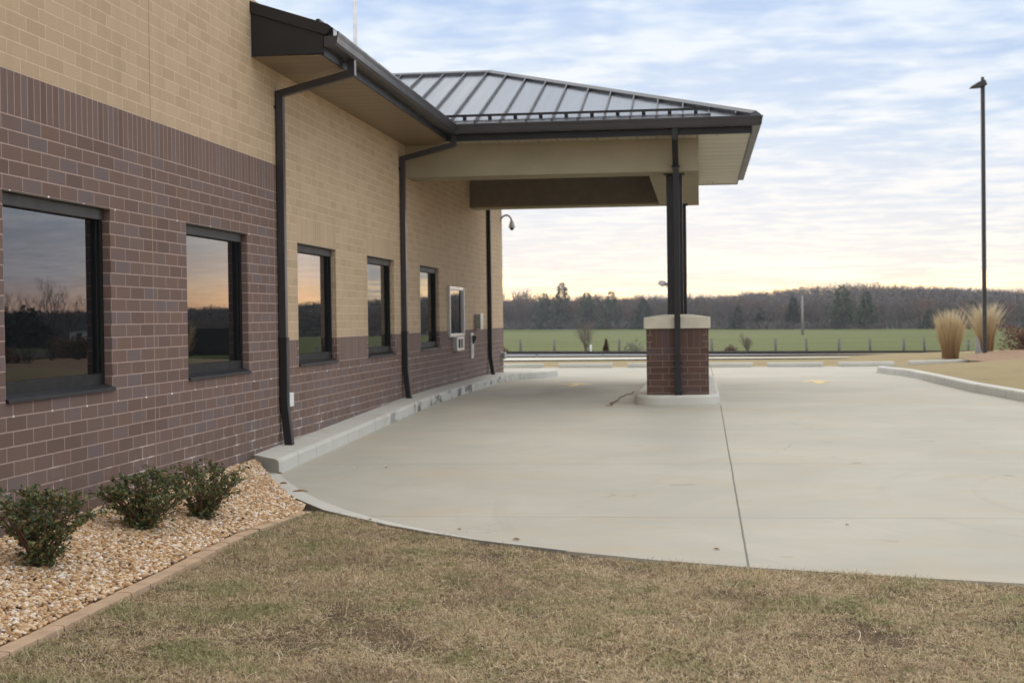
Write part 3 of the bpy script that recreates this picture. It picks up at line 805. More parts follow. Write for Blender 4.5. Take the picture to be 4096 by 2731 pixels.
while True:
    x = 1.985 + .398 * k; k += 1
    if x > XR - .1: break
    ytop = RY if x < RX else RY - (x - RX) * (RY - YF + .02) / (XR + .06 - RX)
    ybot = YF - .015
    if x < .95: ybot = YF + (.86 - x) * 1.0
    if ybot > ytop - .1: continue
    z0, z1 = slope_z(ybot), slope_z(ytop)
    for s in (1, -1):
        fy = lambda q: q if s == 1 else 2 * RY - q
        a = [(x - .011, fy(ybot), z0), (x + .011, fy(ybot), z0), (x + .011, fy(ybot), z0 + .045), (x - .011, fy(ybot), z0 + .045)]
        b = [(x - .011, fy(ytop), z1), (x + .011, fy(ytop), z1), (x + .011, fy(ytop), z1 + .045), (x - .011, fy(ytop), z1 + .045)]
        canopy.prism(a, b, 1)
y = RY - .4 * 10
while y < RY + 4.2:                                  # seams on the hip end
    d = abs(y - RY); xt = RX + (XR + .06 - RX) * d / (RY - YF + .02)
    if XR - xt > .15:
        zt = RZ - (RZ - EZ) * d / (RY - YF + .02)
        canopy.prism([(xt, y - .011, zt), (xt, y + .011, zt), (xt, y + .011, zt + .045), (xt, y - .011, zt + .045)],
                     [(XR + .05, y - .011, EZ), (XR + .05, y + .011, EZ), (XR + .05, y + .011, EZ + .045), (XR + .05, y - .011, EZ + .045)], 1)
    y += .4
seam_mat = simple('bronze_seams', (0.045, 0.04, 0.043), 0.35, 0.2)
croof = canopy.build('canopy_roof', [roofing, seam_mat], bank)
def cap(p, q, wdir, name='ridge_cap'):
    m = MB(); p, q, w = Vector(p), Vector(q), Vector(wdir).normalized()
    ring = lambda c: [c - w * .11 + Vector((0, 0, -.035)), c - w * .11 + Vector((0, 0, .012)), c + Vector((0, 0, .058)), c + w * .11 + Vector((0, 0, .012)), c + w * .11 + Vector((0, 0, -.035))]
    m.prism(ring(p), ring(q)); return m.build(name, bpy.data.materials['ridge_cap_metal'], croof)
simple('ridge_cap_metal', (0.07, 0.07, 0.074), 0.3, 0.4)
cap((-3.7, RY, RZ), (RX + .03, RY, RZ), (0, 1, 0))
cap((RX, RY, RZ), (XR + .07, YF - .03, EZ + .01), (1, 1, 0), 'hip_cap')
cap((RX, RY, RZ), (XR + .07, YB + .03, EZ + .01), (-1, 1, 0), 'hip_cap')
m = MB(); ybar = YF + .31; zbar = slope_z(ybar)
m.box(.6, 4.8, ybar - .02, ybar + .02, zbar + .035, zbar + .07)
x = 1.985 + .199 - .398 * 3
while x < 4.75:
    m.box(x - .028, x + .028, ybar - .028, ybar + .03, zbar + .006, zbar + .034); x += .398
m.build('snow_guard', bronze, croof)
gutter([(XF + .008, YC + .002), (XF + .008, YF + .01 - .012), (XR + .012, YF - .002), (XR + .012, YB + .01), (XF + .6, YB + .01)], bank)
m = MB()
m.box(XF + .02, XR + .01, YF + .0, YF + .022, SOF - .012, 4.50)
m.box(XR - .012, XR + .01, YF + .022, YB - .022, SOF - .012, 4.50)
m.box(XF, XR + .01, YB - .022, YB, SOF - .012, 4.50)
m.build('canopy_fascia', bronze, bank)
BX1, BY0, BY1, BZ = 4.605, 11.09, 18.42, 3.776       # beam box
m = MB()
m.quad((.8, YF + .022, SOF), (.45, BY0, SOF), (BX1, BY0, SOF), (XR - .012, YF + .022, SOF), 1)
m.quad((BX1, BY0, SOF), (BX1, BY1, SOF), (XR - .012, YB - .022, SOF), (XR - .012, YF + .022, SOF), 0)
m.quad((XR - .012, YB - .022, SOF), (BX1, BY1, SOF), (.0, BY1, SOF), (0.0, YB - .022, SOF), 1)
m.build('canopy_soffit', [soffit_pale, soffit_x], bank)
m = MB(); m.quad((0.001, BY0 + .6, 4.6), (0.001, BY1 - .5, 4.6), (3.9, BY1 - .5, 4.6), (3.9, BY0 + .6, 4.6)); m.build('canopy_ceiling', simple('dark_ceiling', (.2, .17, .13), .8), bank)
m = MB(); m.box(.002, 3.82, BY0, 11.79, BZ, 4.62); m.build('front_beam', stucco, bank)
m = MB(); m.box(3.82, BX1, BY0, BY1, BZ, SOF + .15); m.build('side_beam', stucco, bank)
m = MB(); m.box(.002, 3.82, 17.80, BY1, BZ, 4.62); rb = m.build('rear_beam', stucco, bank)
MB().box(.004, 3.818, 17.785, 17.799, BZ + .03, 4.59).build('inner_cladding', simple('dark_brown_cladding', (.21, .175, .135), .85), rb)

# ---- columns on their brick piers
def column(yc):
    c = MB(); c.box(4.098, 4.348, yc - .125, yc + .125, 1.5, BZ + .02)
    c.box(4.06, 4.386, yc - .165, yc + .165, BZ - .02, BZ + .004)
    return c.build('column', bronze, bank, .006)
def pier(y0):
    y1 = y0 + .965
    xa, xb = 3.77, 4.73; zt = 1.34; z0 = .2
    ma = MB(); bh = .0993
    zs = zt - 3 * bh
    for p, q in (((xa, y0), (xb, y0)), ((xb, y0), (xb, y1)), ((xb, y1), (xa, y1)), ((xa, y1), (xa, y0))):
        d = Vector((q[0] - p[0], q[1] - p[1])); L = d.length; d /= L
        at = lambda s: (p[0] + d.x * s, p[1] + d.y * s)
        segs = [(0, PW, 0), (PW, L - PW, 1), (L - PW, L, 0)]
        for s0, s1, mi in segs:
            a, b = at(s0), at(s1); ma.quad((*a, zs), (*b, zs), (*b, zt), (*a, zt), mi)
        ma.quad((*p, z0), (*q, z0), (*q, zs), (*p, zs), 0)
    ma.quad((xa, y0, zt), (xb, y0, zt), (xb, y1, zt), (xa, y1, zt), 0)
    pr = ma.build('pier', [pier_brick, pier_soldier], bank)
    c = MB(); X0, X1, Y0, Y1 = xa - .037, xb + .032, y0 - .032, y1 + .035
    c.box(X0, X1, Y0, Y1, zt + .001, 1.518)
    lo = [(X0 + .004, Y0 + .004, 1.518), (X1 - .004, Y0 + .004, 1.518), (X1 - .004, Y1 - .004, 1.518), (X0 + .004, Y1 - .004, 1.518)]
    hi = [(X0 + .3, Y0 + .3, 1.56), (X1 - .3, Y0 + .3, 1.56), (X1 - .3, Y1 - .3, 1.56), (X0 + .3, Y1 - .3, 1.56)]
    c.prism(lo, hi); c.build('pier_cap', cap_stone, pr, .008)
    return pr
pier(11.12); column(11.60); pier(17.60); column(18.08)

# ---- downspouts
def strap(m, x0, x1, y0, y1, z): m.box(x0, x1, y0, y1, z, z + .035)
def downspout(yc, zbase, h_join, kick=.045):
    m = MB()
    m.sweep([(.862, yc, 4.37), (.862, yc, 4.225), (.052, yc, 4.025), (.052, yc, zbase + .62)], .088, .078, (0, 1, 0))
    d = m.build('downspout', bronze_sheen, bank, .003)
    m = MB()
    m.sweep([(.053, yc, h_join), (.053, yc, zbase + .48), (.057, yc, zbase + .42), (.057 + kick, yc + .005, zbase - .02)], .1, .088, (0, 1, 0))
    m.build('boot', bronze, d, .008)
    for b in ((.0005, .101, yc - .053, yc + .053, h_join - .012, h_join + .024), (.0005, .012, yc - .075, yc + .075, 3.86, 3.89)):
        MB().box(*b).build('strap', bronze, d)
    return d
downspout(3.80, .165, 1.33); downspout(10.62, .31, 1.33)
m = MB()
m.sweep([(.052, 20.1, 4.27), (.052, 20.1, .72), (.056, 20.1, .68), (.11, 20.1, .30)], .1, .085, (0, 1, 0))
m.build('downspout', bronze, bank, .005)
m = MB()
xc = 4.255
m.sweep([(xc, 10.52, 4.37), (xc, 10.52, 4.21), (xc, 11.032, 3.86), (xc, 11.032, .72)], .092, .075, (1, 0, 0))
d = m.build('downspout', bronze, bank, .005)
m = MB()
m.sweep([(xc, 11.03, .76), (xc, 11.03, .68), (xc + .004, 11.025, .4), (xc + .006, 11.02, .30)], .1, .085, (1, 0, 0))
m.box(xc - .062, xc + .07, 10.965, 11.085, .345, .4)
m.build('boot', bronze, d, .006)
for b in ((xc - .068, xc + .068, 11.07, 11.119, .79, .83), (xc - .066, xc + .066, 11.07, 11.089, 3.83, 3.86)):
    MB().box(*b).build('strap', bronze, d)

# ---- teller window with its drawer
y0, y1, z0, z1 = TELL
m = MB(); px = .055
m.box(-REC, px, y0 - .06, y0, 1.195, 2.145); m.box(-REC, px, y1, y1 + .06, 1.195, 2.125)
m.box(-REC, px - .012, y0, y1, z1 - .012, z1 + .045); m.box(-REC, px - .012, y0, y1, z0 - .06, z0)
tw = m.build('teller_window', alu, bank, .006)
MB().quad((.022, y0, z0), (.022, y1, z0), (.022, y1, z1 - .012), (.022, y0, z1 - .012)).build('pane', glass, tw)
m = MB(); m.box(.023, .034, y1 - .34, y1 - .26, z0, z1 - .012); m.build('sliding_stile', frame_black, tw)
dr = MB(); da, db, dz0, dz1 = 15.40, 16.27, .935, 1.187
dr.box(.0005, .09, da, da + .16, dz0, dz1); dr.box(.0005, .09, db - .16, db, dz0, dz1); dr.box(.0005, .09, da + .16, db - .16, dz0, dz0 + .045); dr.box(.0005, .09, da + .16, db - .16, dz1 - .035, dz1)
dw = dr.build('deal_drawer', alu, bank, .004)
MB().box(.001, .05, da + .16, db - .16, dz0 + .045, dz1 - .035).build('drawer_front', alu_dull, dw, .004)
MB().box(.05, .075, da + .4, da + .46, dz0 + .05, dz1 - .04).build('drawer_handle', black_plastic, dw)

# ------------------------------------------------------------------ things fixed to the wall
def boxthing(name, label, cat, boxes, base):
    t = tag(empty(name, base), label, cat)
    for nm, b, mt in boxes:
        mm = MB()
        for q in b: mm.box(*q)
        mm.build(nm, mt, t, .008)
    return t
boxthing('intercom_box', 'small grey metal box jutting from the wall right of the teller window', 'intercom box',
         [('housing', [(.0005, .13, 18.13, 18.45, 1.325, 1.625)], alu_dull), ('faceplate', [(.1305, .142, 18.11, 18.47, 1.315, 1.64)], alu)], (0, 18.29, 1.32))
t = boxthing('card_dispenser', 'slim pale metal slot panel with black handle below the intercom box', 'wall panel',
         [('backplate', [(.0005, .028, 17.56, 17.87, .735, 1.245)], alu), ('slot', [(.0285, .04, 17.64, 17.78, .82, 1.02)], white_plastic)], (0, 17.7, .73))
m = MB(); m.prism([(.03, 17.7, 1.03), (.05, 17.7, 1.03), (.12, 17.7, 1.17), (.03, 17.7, 1.2)], [(.03, 17.76, 1.03), (.05, 17.76, 1.03), (.12, 17.76, 1.17), (.03, 17.76, 1.2)]); m.build('handle', black_plastic, t)
boxthing('junction_box', 'small white plastic box low on the brown brick beside the first downspout', 'junction box',
         [('cover', [(.012, .062, 3.985, 4.15, .578, .733)], white_plastic), ('base', [(.0005, .012, 3.975, 4.16, .572, .74)], alu_dull)], (0, 4.07, .57))
boxthing('outlet_cover', 'grey weatherproof outlet cover near the far corner of the wall', 'outlet',
         [('cover', [(.012, .1, 22.15, 22.42, .59, .745)], alu_dull), ('base', [(.0005, .012, 22.12, 22.45, .57, .76)], alu_dull)], (0, 22.28, .57))
t = tag(empty('security_camera', (0, 22.5, 3.8)), 'white dome security camera on a gooseneck arm at the far wall corner', 'security camera')
m = MB(); m.tube([(0.0, 22.5, 3.86), (.05, 22.5, 3.915), (.12, 22.5, 3.945), (.19, 22.5, 3.93), (.24, 22.5, 3.87), (.26, 22.5, 3.79)], .022, 10); m.build('arm', alu_dull, t)
m = MB(); m.tube([(.0005, 22.5, 3.84), (.02, 22.5, 3.84)], .06, 12); m.build('mount', alu_dull, t)
m = MB(); m.lathe([(.0, .12), (.035, .115), (.045, .09), (.06, .03), (.078, -.03), (.08, -.05), (.0, -.05)], (.26, 22.5, 3.70), 18); m.build('housing', simple('pale_camera_housing', (.5, .5, .47), .5), t)
m = MB(); m.lathe([(.05, -.051), (.045, -.085), (.03, -.105), (.0, -.112)], (.26, 22.5, 3.70), 16); m.build('lens_dome', black_plastic, t)
t = tag(empty('horn_speaker', (4.09, 11.58, 2.05)), 'small white horn-shaped fitting on the side of the canopy column', 'speaker')
m = MB(); m.tube([(4.0975, 11.56, 2.04), (4.07, 11.56, 2.045), (4.05, 11.56, 2.05), (3.99, 11.56, 2.052), (3.975, 11.56, 2.03)], [.02, .022, .04, .05, .035], 12); m.build('horn', white_plastic, t)
m = MB(); m.tube([(4.0978, 11.56, 2.0), (4.08, 11.56, 2.0), (4.07, 11.56, 2.04)], .008, 8); m.build('bracket', alu_dull, t)

# ------------------------------------------------------------------ garden bed: gravel, edging blocks, shrubs
def zbed(x, y):
    e = 1.04 if y < -.5 else 1.04
    t = max(0, min(1, x / 1.05))
    top = float(np.interp(y, [-8, -1.5, 2.5], [.14, .13, .115]))
    low = float(np.interp(y, [-8, -2.5, 0.3, 2.6], [-.085, -.085, -.05, .03]))
    return top * (1 - t) + low * t
bed = [(0, -7.5), (1.06, -7.5), (1.05, -2.3), (1.06, -1.2), (1.27, -.02), (1.19, .36), (.98, .69), (.74, 1.16), (.47, 1.72), (.26, 2.19), (.16, 2.45), (0.02, 2.78)]
tag(draped_poly('gravel_bed', bed, lambda x, y: zbed(x, y) - .018, gravel_base), kind='structure')
def in_poly(px, py, poly):
    inside = np.zeros(px.shape, bool); n = len(poly); j = n - 1
    for i in range(n):
        xi, yi = poly[i]; xj, yj = poly[j]
        c = ((yi > py) != (yj > py)) & (px < (xj - xi) * (py - yi) / (yj - yi + 1e-12) + xi)
        inside ^= c; j = i
    return inside
def scatter(poly, n, rng):
    xs = [p[0] for p in poly]; ys = [p[1] for p in poly]
    px = rng.uniform(min(xs), max(xs), n); py = rng.uniform(min(ys), max(ys), n)
    k = in_poly(px, py, poly); return px[k], py[k]
ph = (1 + 5 ** .5) / 2
ICO = np.array([(-1, ph, 0), (1, ph, 0), (-1, -ph, 0), (1, -ph, 0), (0, -1, ph), (0, 1, ph), (0, -1, -ph), (0, 1, -ph), (ph, 0, -1), (ph, 0, 1), (-ph, 0, -1), (-ph, 0, 1)]) / math.sqrt(1 + ph * ph)
ICF = np.array([(0, 11, 5), (0, 5, 1), (0, 1, 7), (0, 7, 10), (0, 10, 11), (1, 5, 9), (5, 11, 4), (11, 10, 2), (10, 7, 6), (7, 1, 8), (3, 9, 4), (3, 4, 2), (3, 2, 6), (3, 6, 8), (3, 8, 9), (4, 9, 5), (2, 4, 11), (6, 2, 10), (8, 6, 7), (9, 8, 1)])
def rand_rot(n, rng):
    q = rng.normal(size=(n, 4)); q /= np.linalg.norm(q, axis=1)[:, None]
    w, x, y, z = q.T
    return np.stack([np.stack([1 - 2 * (y * y + z * z), 2 * (x * y - z * w), 2 * (x * z + y * w)], -1), np.stack([2 * (x * y + z * w), 1 - 2 * (x * x + z * z), 2 * (y * z - x * w)], -1), np.stack([2 * (x * z - y * w), 2 * (y * z + x * w), 1 - 2 * (x * x + y * y)], -1)], 1)
def pebbles(poly, n, rng, smin=.008, smax=.024):
    px, py = scatter(poly, n, rng); n = len(px)
    sz = smin + (smax - smin) * rng.beta(1.6, 3, n)
    V = ICO[None] * (1 + rng.uniform(-.38, .34, (n, 12, 1)))
    V = V * (sz[:, None, None] * np.stack([rng.uniform(.9, 1.5, n), rng.uniform(.75, 1.1, n), rng.uniform(.5, .8, n)], -1)[:, None, :])
    # lie mostly flat, turned any way
    a = rng.uniform(0, 2 * np.pi, n); t = rng.normal(0, .35, n)
    c, s, ct, st = np.cos(a), np.sin(a), np.cos(t), np.sin(t)
    x, y, z = V[..., 0], V[..., 1], V[..., 2]
    y, z = y * ct[:, None] - z * st[:, None], y * st[:, None] + z * ct[:, None]
    x, y = x * c[:, None] - y * s[:, None], x * s[:, None] + y * c[:, None]
    pz = np.array([zbed(u, v) for u, v in zip(px, py)]) - .012 + rng.uniform(0, .012, n)
    V = np.stack([x + px[:, None], y + py[:, None], z + pz[:, None]], -1).reshape(-1, 3)
    F = (ICF[None] + (np.arange(n) * 12)[:, None, None]).reshape(-1, 3)
    return V, F
V, F = pebbles(bed, 48000, RNG)
tag(np_mesh('gravel', V, F, pebble_mat), kind='stuff')

# edging blocks, one by one along the bed
path = [(1.112, -6.4), (1.112, -2.3), (1.10, -1.75), (1.13, -1.05), (1.22, -.45), (1.305, .0)]
def along(path, s):
    for (a, b), (c, d) in zip(path, path[1:]):
        L = math.hypot(c - a, d - b)
        if s <= L: return a + (c - a) * s / L, b + (d - b) * s / L, math.atan2(d - b, c - a)
        s -= L
    return c, d, math.atan2(d - b, c - a)
bm_ = MB(); L = .3215; n = 8; hw = .056
a = []
for k in range(n + 1):                                 # rounded nose
    t = -math.pi / 2 + math.pi * k / n; a.append((L / 2 - .03 + .03 * math.cos(t), hw * math.sin(t)))
for k in range(n + 1):                                 # hollow heel that takes the next nose
    t = math.pi / 2 - math.pi * k / n; a.append((-L / 2 - .028 + .03 * math.cos(t) + .003, hw * math.sin(t)))
bm_.prism([(x, y, -.1) for x, y in a], [(x, y, .05) for x, y in a])
blk = bm_.build('edging_block', block_mat, None, .004)
total = sum(math.hypot(c - a_, d - b) for (a_, b), (c, d) in zip(path, path[1:]))
nb = int(total / .322)
words = 'tan concrete edging block in the row between lawn and gravel'
for i in range(nb):
    o = blk if i == 0 else blk.copy()
    if i: COL.objects.link(o)
    s = total - .155 - i * .322
    x, y, an = along(path, s)
    o.location = (x, y, float(np.interp(y, [-8, -2.5, 0.3], [-.152, -.152, -.108])) + random.uniform(-.002, .002))
    o.rotation_euler = (random.uniform(-.008, .008), random.uniform(-.006, .006), an + random.uniform(-.006, .006))
    tag(o, words, 'edging block', 'concrete edging blocks along the gravel bed')
tag(blk, 'tan concrete edging block ending the row at the concrete drive', 'edging block', 'concrete edging blocks along the gravel bed')

def leaf_cloud(centers, dirs, rng, lmin, lmax, wid=.5):
    n = len(centers); L = rng.uniform(lmin, lmax, n); W = L * wid
    d = dirs / np.linalg.norm(dirs, axis=1)[:, None]
    ref = rng.normal(size=(n, 3)); s = np.cross(d, ref); s /= np.linalg.norm(s, axis=1)[:, None]; nrm = np.cross(s, d)
    base = centers; mid = base + d * (L * .5)[:, None]; tip = base + d * L[:, None] - nrm * (L * .12)[:, None]
    lft = mid + s * (W / 2)[:, None] + nrm * (L * .12)[:, None]; rgt = mid - s * (W / 2)[:, None] + nrm * (L * .12)[:, None]
    V = np.stack([base, rgt, tip, lft], 1).reshape(-1, 3)
    k = np.arange(n)[:, None] * 4
    F = np.concatenate([k + np.array([[0, 1, 2]]), k + np.array([[0, 2, 3]])], 0)
    return V, F

def holly(name, loc, w, h, nstem, leaves, seed, label, sparse=.0):
    rng = np.random.default_rng(seed); rd = random.Random(seed)
    t = tag(empty(name, loc), label, 'shrub', 'holly shrubs in the gravel bed')
    st = MB(); P = []; D = []
    for k in range(nstem):
        a = rd.uniform(0, 2 * math.pi); r = rd.uniform(.15, 1.0) ** .7 * w / 2; hh = h * (1 - .35 * (r / (w / 2)) ** 2) * rd.uniform(.75, 1.05)
        p = [Vector((rd.uniform(-.025, .025), rd.uniform(-.025, .025), -.03))]
        for q in (.35, .7, 1.0):
            p.append(Vector((r * math.cos(a) * q ** 1.15 + rd.uniform(-.02, .02), r * math.sin(a) * q ** 1.15 + rd.uniform(-.02, .02), hh * q)))
        st.tube([loc_add(loc, q) for q in p], [.008, .006, .0045, .002], 5)
        for j in range(1, 4):
            for b in range(rd.randint(2, 4)):
                q0 = p[j - 1].lerp(p[j], rd.uniform(.2, 1)); a2 = rd.uniform(0, 2 * math.pi); ln = rd.uniform(.06, .14)
                q1 = q0 + Vector((math.cos(a2) * ln, math.sin(a2) * ln, rd.uniform(0.01, .08)))
                st.tube([loc_add(loc, q0), loc_add(loc, q1)], [.003, .0015], 4, cap=False)
                for _ in range(leaves):
                    f_ = rd.uniform(.15, 1.08); c = q0.lerp(q1, f_); o_ = Vector((rd.gauss(0, 1), rd.gauss(0, 1), rd.gauss(.25, .8)))
                    P.append((c.x + rd.gauss(0, .006), c.y + rd.gauss(0, .006), c.z + rd.gauss(0, .006))); D.append(tuple(o_))
        for _ in range(int(leaves * 1.5)):
            f_ = rd.uniform(.55, 1.02); c = p[2].lerp(p[3], f_); P.append(tuple(c)); D.append((rd.gauss(0, 1), rd.gauss(0, 1), rd.gauss(.5, .7)))
    st.build('stems', twig_mat, t)
    V, F = leaf_cloud(np.array(P) + np.array(loc), np.array(D), rng, .017, .036, .66)
    np_mesh('foliage', V, F, holly_mat, parent=t)
    return t
def loc_add(l, q): return (l[0] + q[0], l[1] + q[1], l[2] + q[2])
holly('holly_shrub', (.50, -3.36, zbed(.5, -3.36) - .02), .74, .54, 30, 15, 3, 'large dark green holly shrub nearest the camera by the wall')
holly('holly_shrub', (.52, -1.68, zbed(.52, -1.68) - .02), .64, .45, 30, 17, 8, 'dense rounded holly shrub in the middle of the gravel bed')
holly('holly_shrub', (.70, -.86, zbed(.7, -.86) - .02), .64, .47, 24, 12, 5, 'loose upright holly shrub nearest the concrete drive')

# ------------------------------------------------------------------ lawn
lawn = [(1.17, -9), (12, -9), (12, -4.22), (7.4, -3.06), (6.538, -2.84), (5.913, -2.66), (5.395, -2.49), (4.845, -2.32), (4.27, -2.10), (3.65, -1.79), (2.973, -1.385), (2.55, -1.06), (2.151, -.71), (1.84, -.38), (1.616, -.14), (1.437, .055), (1.36, .12), (1.29, -.4), (1.2, -1.05), (1.165, -1.75), (1.17, -2.3)]
lrng = np.random.default_rng(21)
def zlawn(x, y): return zg(y) - .018 + .010 * math.sin(x * 2.3 + 1) * math.sin(y * 1.9) + .006 * math.sin(x * 7 + y * 5)
tag(draped_poly('lawn', lawn, zlawn, lawn_soil), kind='structure')
def vnoise(x, y, sc, seed):
    r = np.random.default_rng(seed); g = r.uniform(0, 1, (64, 64)); u = (x * sc) % 64; v = (y * sc) % 64
    i = u.astype(int) % 64; j = v.astype(int) % 64; fu = u - np.floor(u); fv = v - np.floor(v); fu = fu * fu * (3 - 2 * fu); fv = fv * fv * (3 - 2 * fv)
    i2 = (i + 1) % 64; j2 = (j + 1) % 64
    return (g[i, j] * (1 - fu) + g[i2, j] * fu) * (1 - fv) + (g[i, j2] * (1 - fu) + g[i2, j2] * fu) * fv
def blades(poly, n, rng, lo=.016, hi=.052, wlo=.0022, whi=.0046):
    px, py = scatter(poly, n, rng)
    d = .6 * vnoise(px, py, 1.3, 1) + .4 * vnoise(px, py, 5, 2)
    d2 = vnoise(px, py, 13, 3); d = np.clip(d + .55 * (d2 - .5), 0, 1)
    keep = rng.uniform(0, 1, len(px)) < np.clip((d - .2) * 2.4, .16, 1)
    px, py, d = px[keep], py[keep], d[keep]; n = len(px)
    # gather into tufts
    ta = rng.uniform(0, 2 * np.pi, n)
    L = (lo + (hi - lo) * rng.beta(2, 3, n)) * (.7 + .7 * d); W = rng.uniform(wlo, whi, n)
    a = rng.uniform(0, 2 * np.pi, n); lean = rng.uniform(.6, 1.9, n)
    dx, dy = np.cos(a), np.sin(a); sx, sy = -dy, dx
    z0 = np.interp(py, ZY, ZV) - .021 + .010 * np.sin(px * 2.3 + 1) * np.sin(py * 1.9) + .006 * np.sin(px * 7 + py * 5)
    h1, r1 = L * .55 * np.cos(lean * .6), L * .55 * np.sin(lean * .6)
    h2, r2 = h1 + L * .45 * np.cos(lean * 1.25), r1 + L * .45 * np.sin(lean * 1.25)
    h2 = np.maximum(h2, h1 * .55 + .002)
    p = lambda r, h, s: np.stack([px + dx * r + sx * s, py + dy * r + sy * s, z0 + h], -1)
    V = np.stack([p(0, 0, W / 2), p(0, 0, -W / 2), p(r1, h1, -W * .45), p(r1, h1, W * .45), p(r2, h2, 0 * W)], 1).reshape(-1, 3)
    k = np.arange(n)[:, None] * 5
    F = np.concatenate([k + np.array([[0, 1, 2]]), k + np.array([[0, 2, 3]]), k + np.array([[3, 2, 4]])], 0)
    return V, F
def mat_blades(poly, n, rng):
    """dormant turf: curled blades lying in a tangled mat"""
    px, py = scatter(poly, n, rng)
    d = .55 * vnoise(px, py, 1.1, 1) + .25 * vnoise(px, py, 4.3, 2) + .2 * vnoise(px, py, 12, 3)
    keep = rng.uniform(0, 1, len(px)) < np.clip((d - .13) * 3.2, .36, 1)
    px, py, d = px[keep], py[keep], d[keep]; n = len(px)
    L = rng.uniform(.022, .075, n) * (.65 + .7 * d); W = rng.uniform(.0017, .0036, n)
    up = rng.uniform(0, 1, n) < .22
    H = np.where(up, L * rng.uniform(.35, .75, n), rng.uniform(.003, .016, n) * (.5 + d))
    base = rng.uniform(.0, .012, n) * d
    a = rng.uniform(0, 2 * np.pi, n); turn = rng.normal(0, 1.5, n)
    z0 = np.interp(py, ZY, ZV) - .020 + .010 * np.sin(px * 2.3 + 1) * np.sin(py * 1.9) + .006 * np.sin(px * 7 + py * 5) + base
    x, y = px.copy(), py.copy(); cols = []
    Lh = np.where(up, np.sqrt(np.maximum(L ** 2 - H ** 2, 1e-8)) * .7, L)
    for k in range(5):
        t = k / 4; aa = a + turn * t
        hz = np.where(up, H * (1 - (1 - t) ** 1.6), H * np.sin(np.pi * min(1, t * 1.05)))
        w = W * (.5 if k == 0 else (1, 1, .85, .12)[k - 1])
        sx, sy = -np.sin(aa) * w / 2, np.cos(aa) * w / 2
        tilt = rng.normal(0, .5, n) * w * .5
        cols += [np.stack([x + sx, y + sy, z0 + hz + tilt], -1), np.stack([x - sx, y - sy, z0 + hz - tilt], -1)]
        x = x + np.cos(aa) * Lh / 4; y = y + np.sin(aa) * Lh / 4
    V = np.stack(cols, 1).reshape(-1, 3); kk = np.arange(n)[:, None] * 10
    F = np.concatenate([np.concatenate([kk + np.array([[2 * q, 2 * q + 1, 2 * q + 3]]), kk + np.array([[2 * q, 2 * q + 3, 2 * q + 2]])], 0) for q in range(4)], 0)
    return V, F
near = [(1.17, -6.7), (7.6, -6.7), (7.6, -3.11), (7.4, -3.06)] + lawn[4:-1] + [(1.17, -2.3)]
far_l = [(1.17, -9), (12, -9), (12, -4.22), (7.6, -3.11), (7.6, -6.7), (1.17, -6.7)]
V1, F1 = mat_blades(near, 520000, lrng)
V1b, F1b = mat_blades(far_l, 60000, lrng)
F1 = np.concatenate([F1, F1b + len(V1)]); V1 = np.concatenate([V1, V1b])
# scattered long dead stalks
def stalks(n, rng):
    VV = []; FF = []; b = 0
    for _ in range(n):
        x, y = rng.uniform(1.6, 7), rng.uniform(-5.8, -2.6)
        if not in_poly(np.array([x]), np.array([y]), lawn)[0]: continue
        a = rng.uniform(0, 6.28); L = rng.uniform(.12, .38); cur = rng.uniform(-2.5, 2.5); w = rng.uniform(.0014, .0026); z = zlawn(x, y) + .026
        pts = []
        for k in range(8):
            t = k / 7; aa = a + cur * t * .6; pts.append((x, y, z + .03 * math.sin(t * 3.1) * rng.uniform(.7, 1))); x += math.cos(aa) * L / 7; y += math.sin(aa) * L / 7
        for k, q in enumerate(pts):
            VV += [(q[0] - math.sin(a) * w, q[1] + math.cos(a) * w, q[2]), (q[0] + math.sin(a) * w, q[1] - math.cos(a) * w, q[2])]
        for k in range(7): FF += [(b + 2 * k, b + 2 * k + 1, b + 2 * k + 3), (b + 2 * k, b + 2 * k + 3, b + 2 * k + 2)]
        b += 16
    return np.array(VV), np.array(FF)
V2, F2 = stalks(260, lrng)
tag(np_mesh('lawn_grass', np.concatenate([V1, V2]), np.concatenate([F1, F2 + len(V1)]), blade_mat), kind='stuff')

# leaf scraps and a vine on the concrete
def scrap(x, y, a, L, label):
    z = zg(y) + .008; m = MB(); c, s = math.cos(a), math.sin(a)
    pts = []
    for k in range(5):
        t = k / 4 - .5; pts.append((x + c * L * t, y + s * L * t, z + .006 * math.cos(t * 5) + .003))
    m.tube(pts, [.004, .008, .01, .008, .003], 6)
    tag(m.build('twig', litter_mat, None), label, 'twig')
scrap(.62, 1.72, .25, .07, 'short brown twig lying on the curved kerb edge nearest the gravel')
scrap(.93, 1.18, .3, .14, 'longer knotted twig lying across the curved ribbon kerb')
scrap(.37, 2.48, .1, .04, 'tiny tan chip lying at the kerb corner by the gravel')
lf = MB(); lf.add([(0, -.022, .004), (.014, 0, .012), (0, .028, .003), (-.013, .002, .010), (0, 0, .002)], [(0, 1, 4), (1, 2, 4), (2, 3, 4), (3, 0, 4)])
lf0 = lf.build('dead_leaf', litter_mat)
for i, (x, y, a, sc) in enumerate([(1.95, -.45, .4, 1.2), (3.25, -1.35, 2.0, 1.4), (2.75, -.9, 1.1, .9), (1.35, 3.0, 2.9, 1.0), (.5, 4.6, .2, .9), (4.7, -1.7, 1.5, 1.1), (5.7, -.6, 2.4, .9)]):
    o = lf0 if i == 0 else lf0.copy()
    if i: COL.objects.link(o)
    o.location = (x, y, zg(y) + .003); o.rotation_euler = (.1, .05, a); o.scale = (sc, sc, sc)
    tag(o, 'small curled brown leaf blown onto the pale concrete drive', 'dead leaf', 'dead leaves scattered on the drive')
m = MB(); pts = []
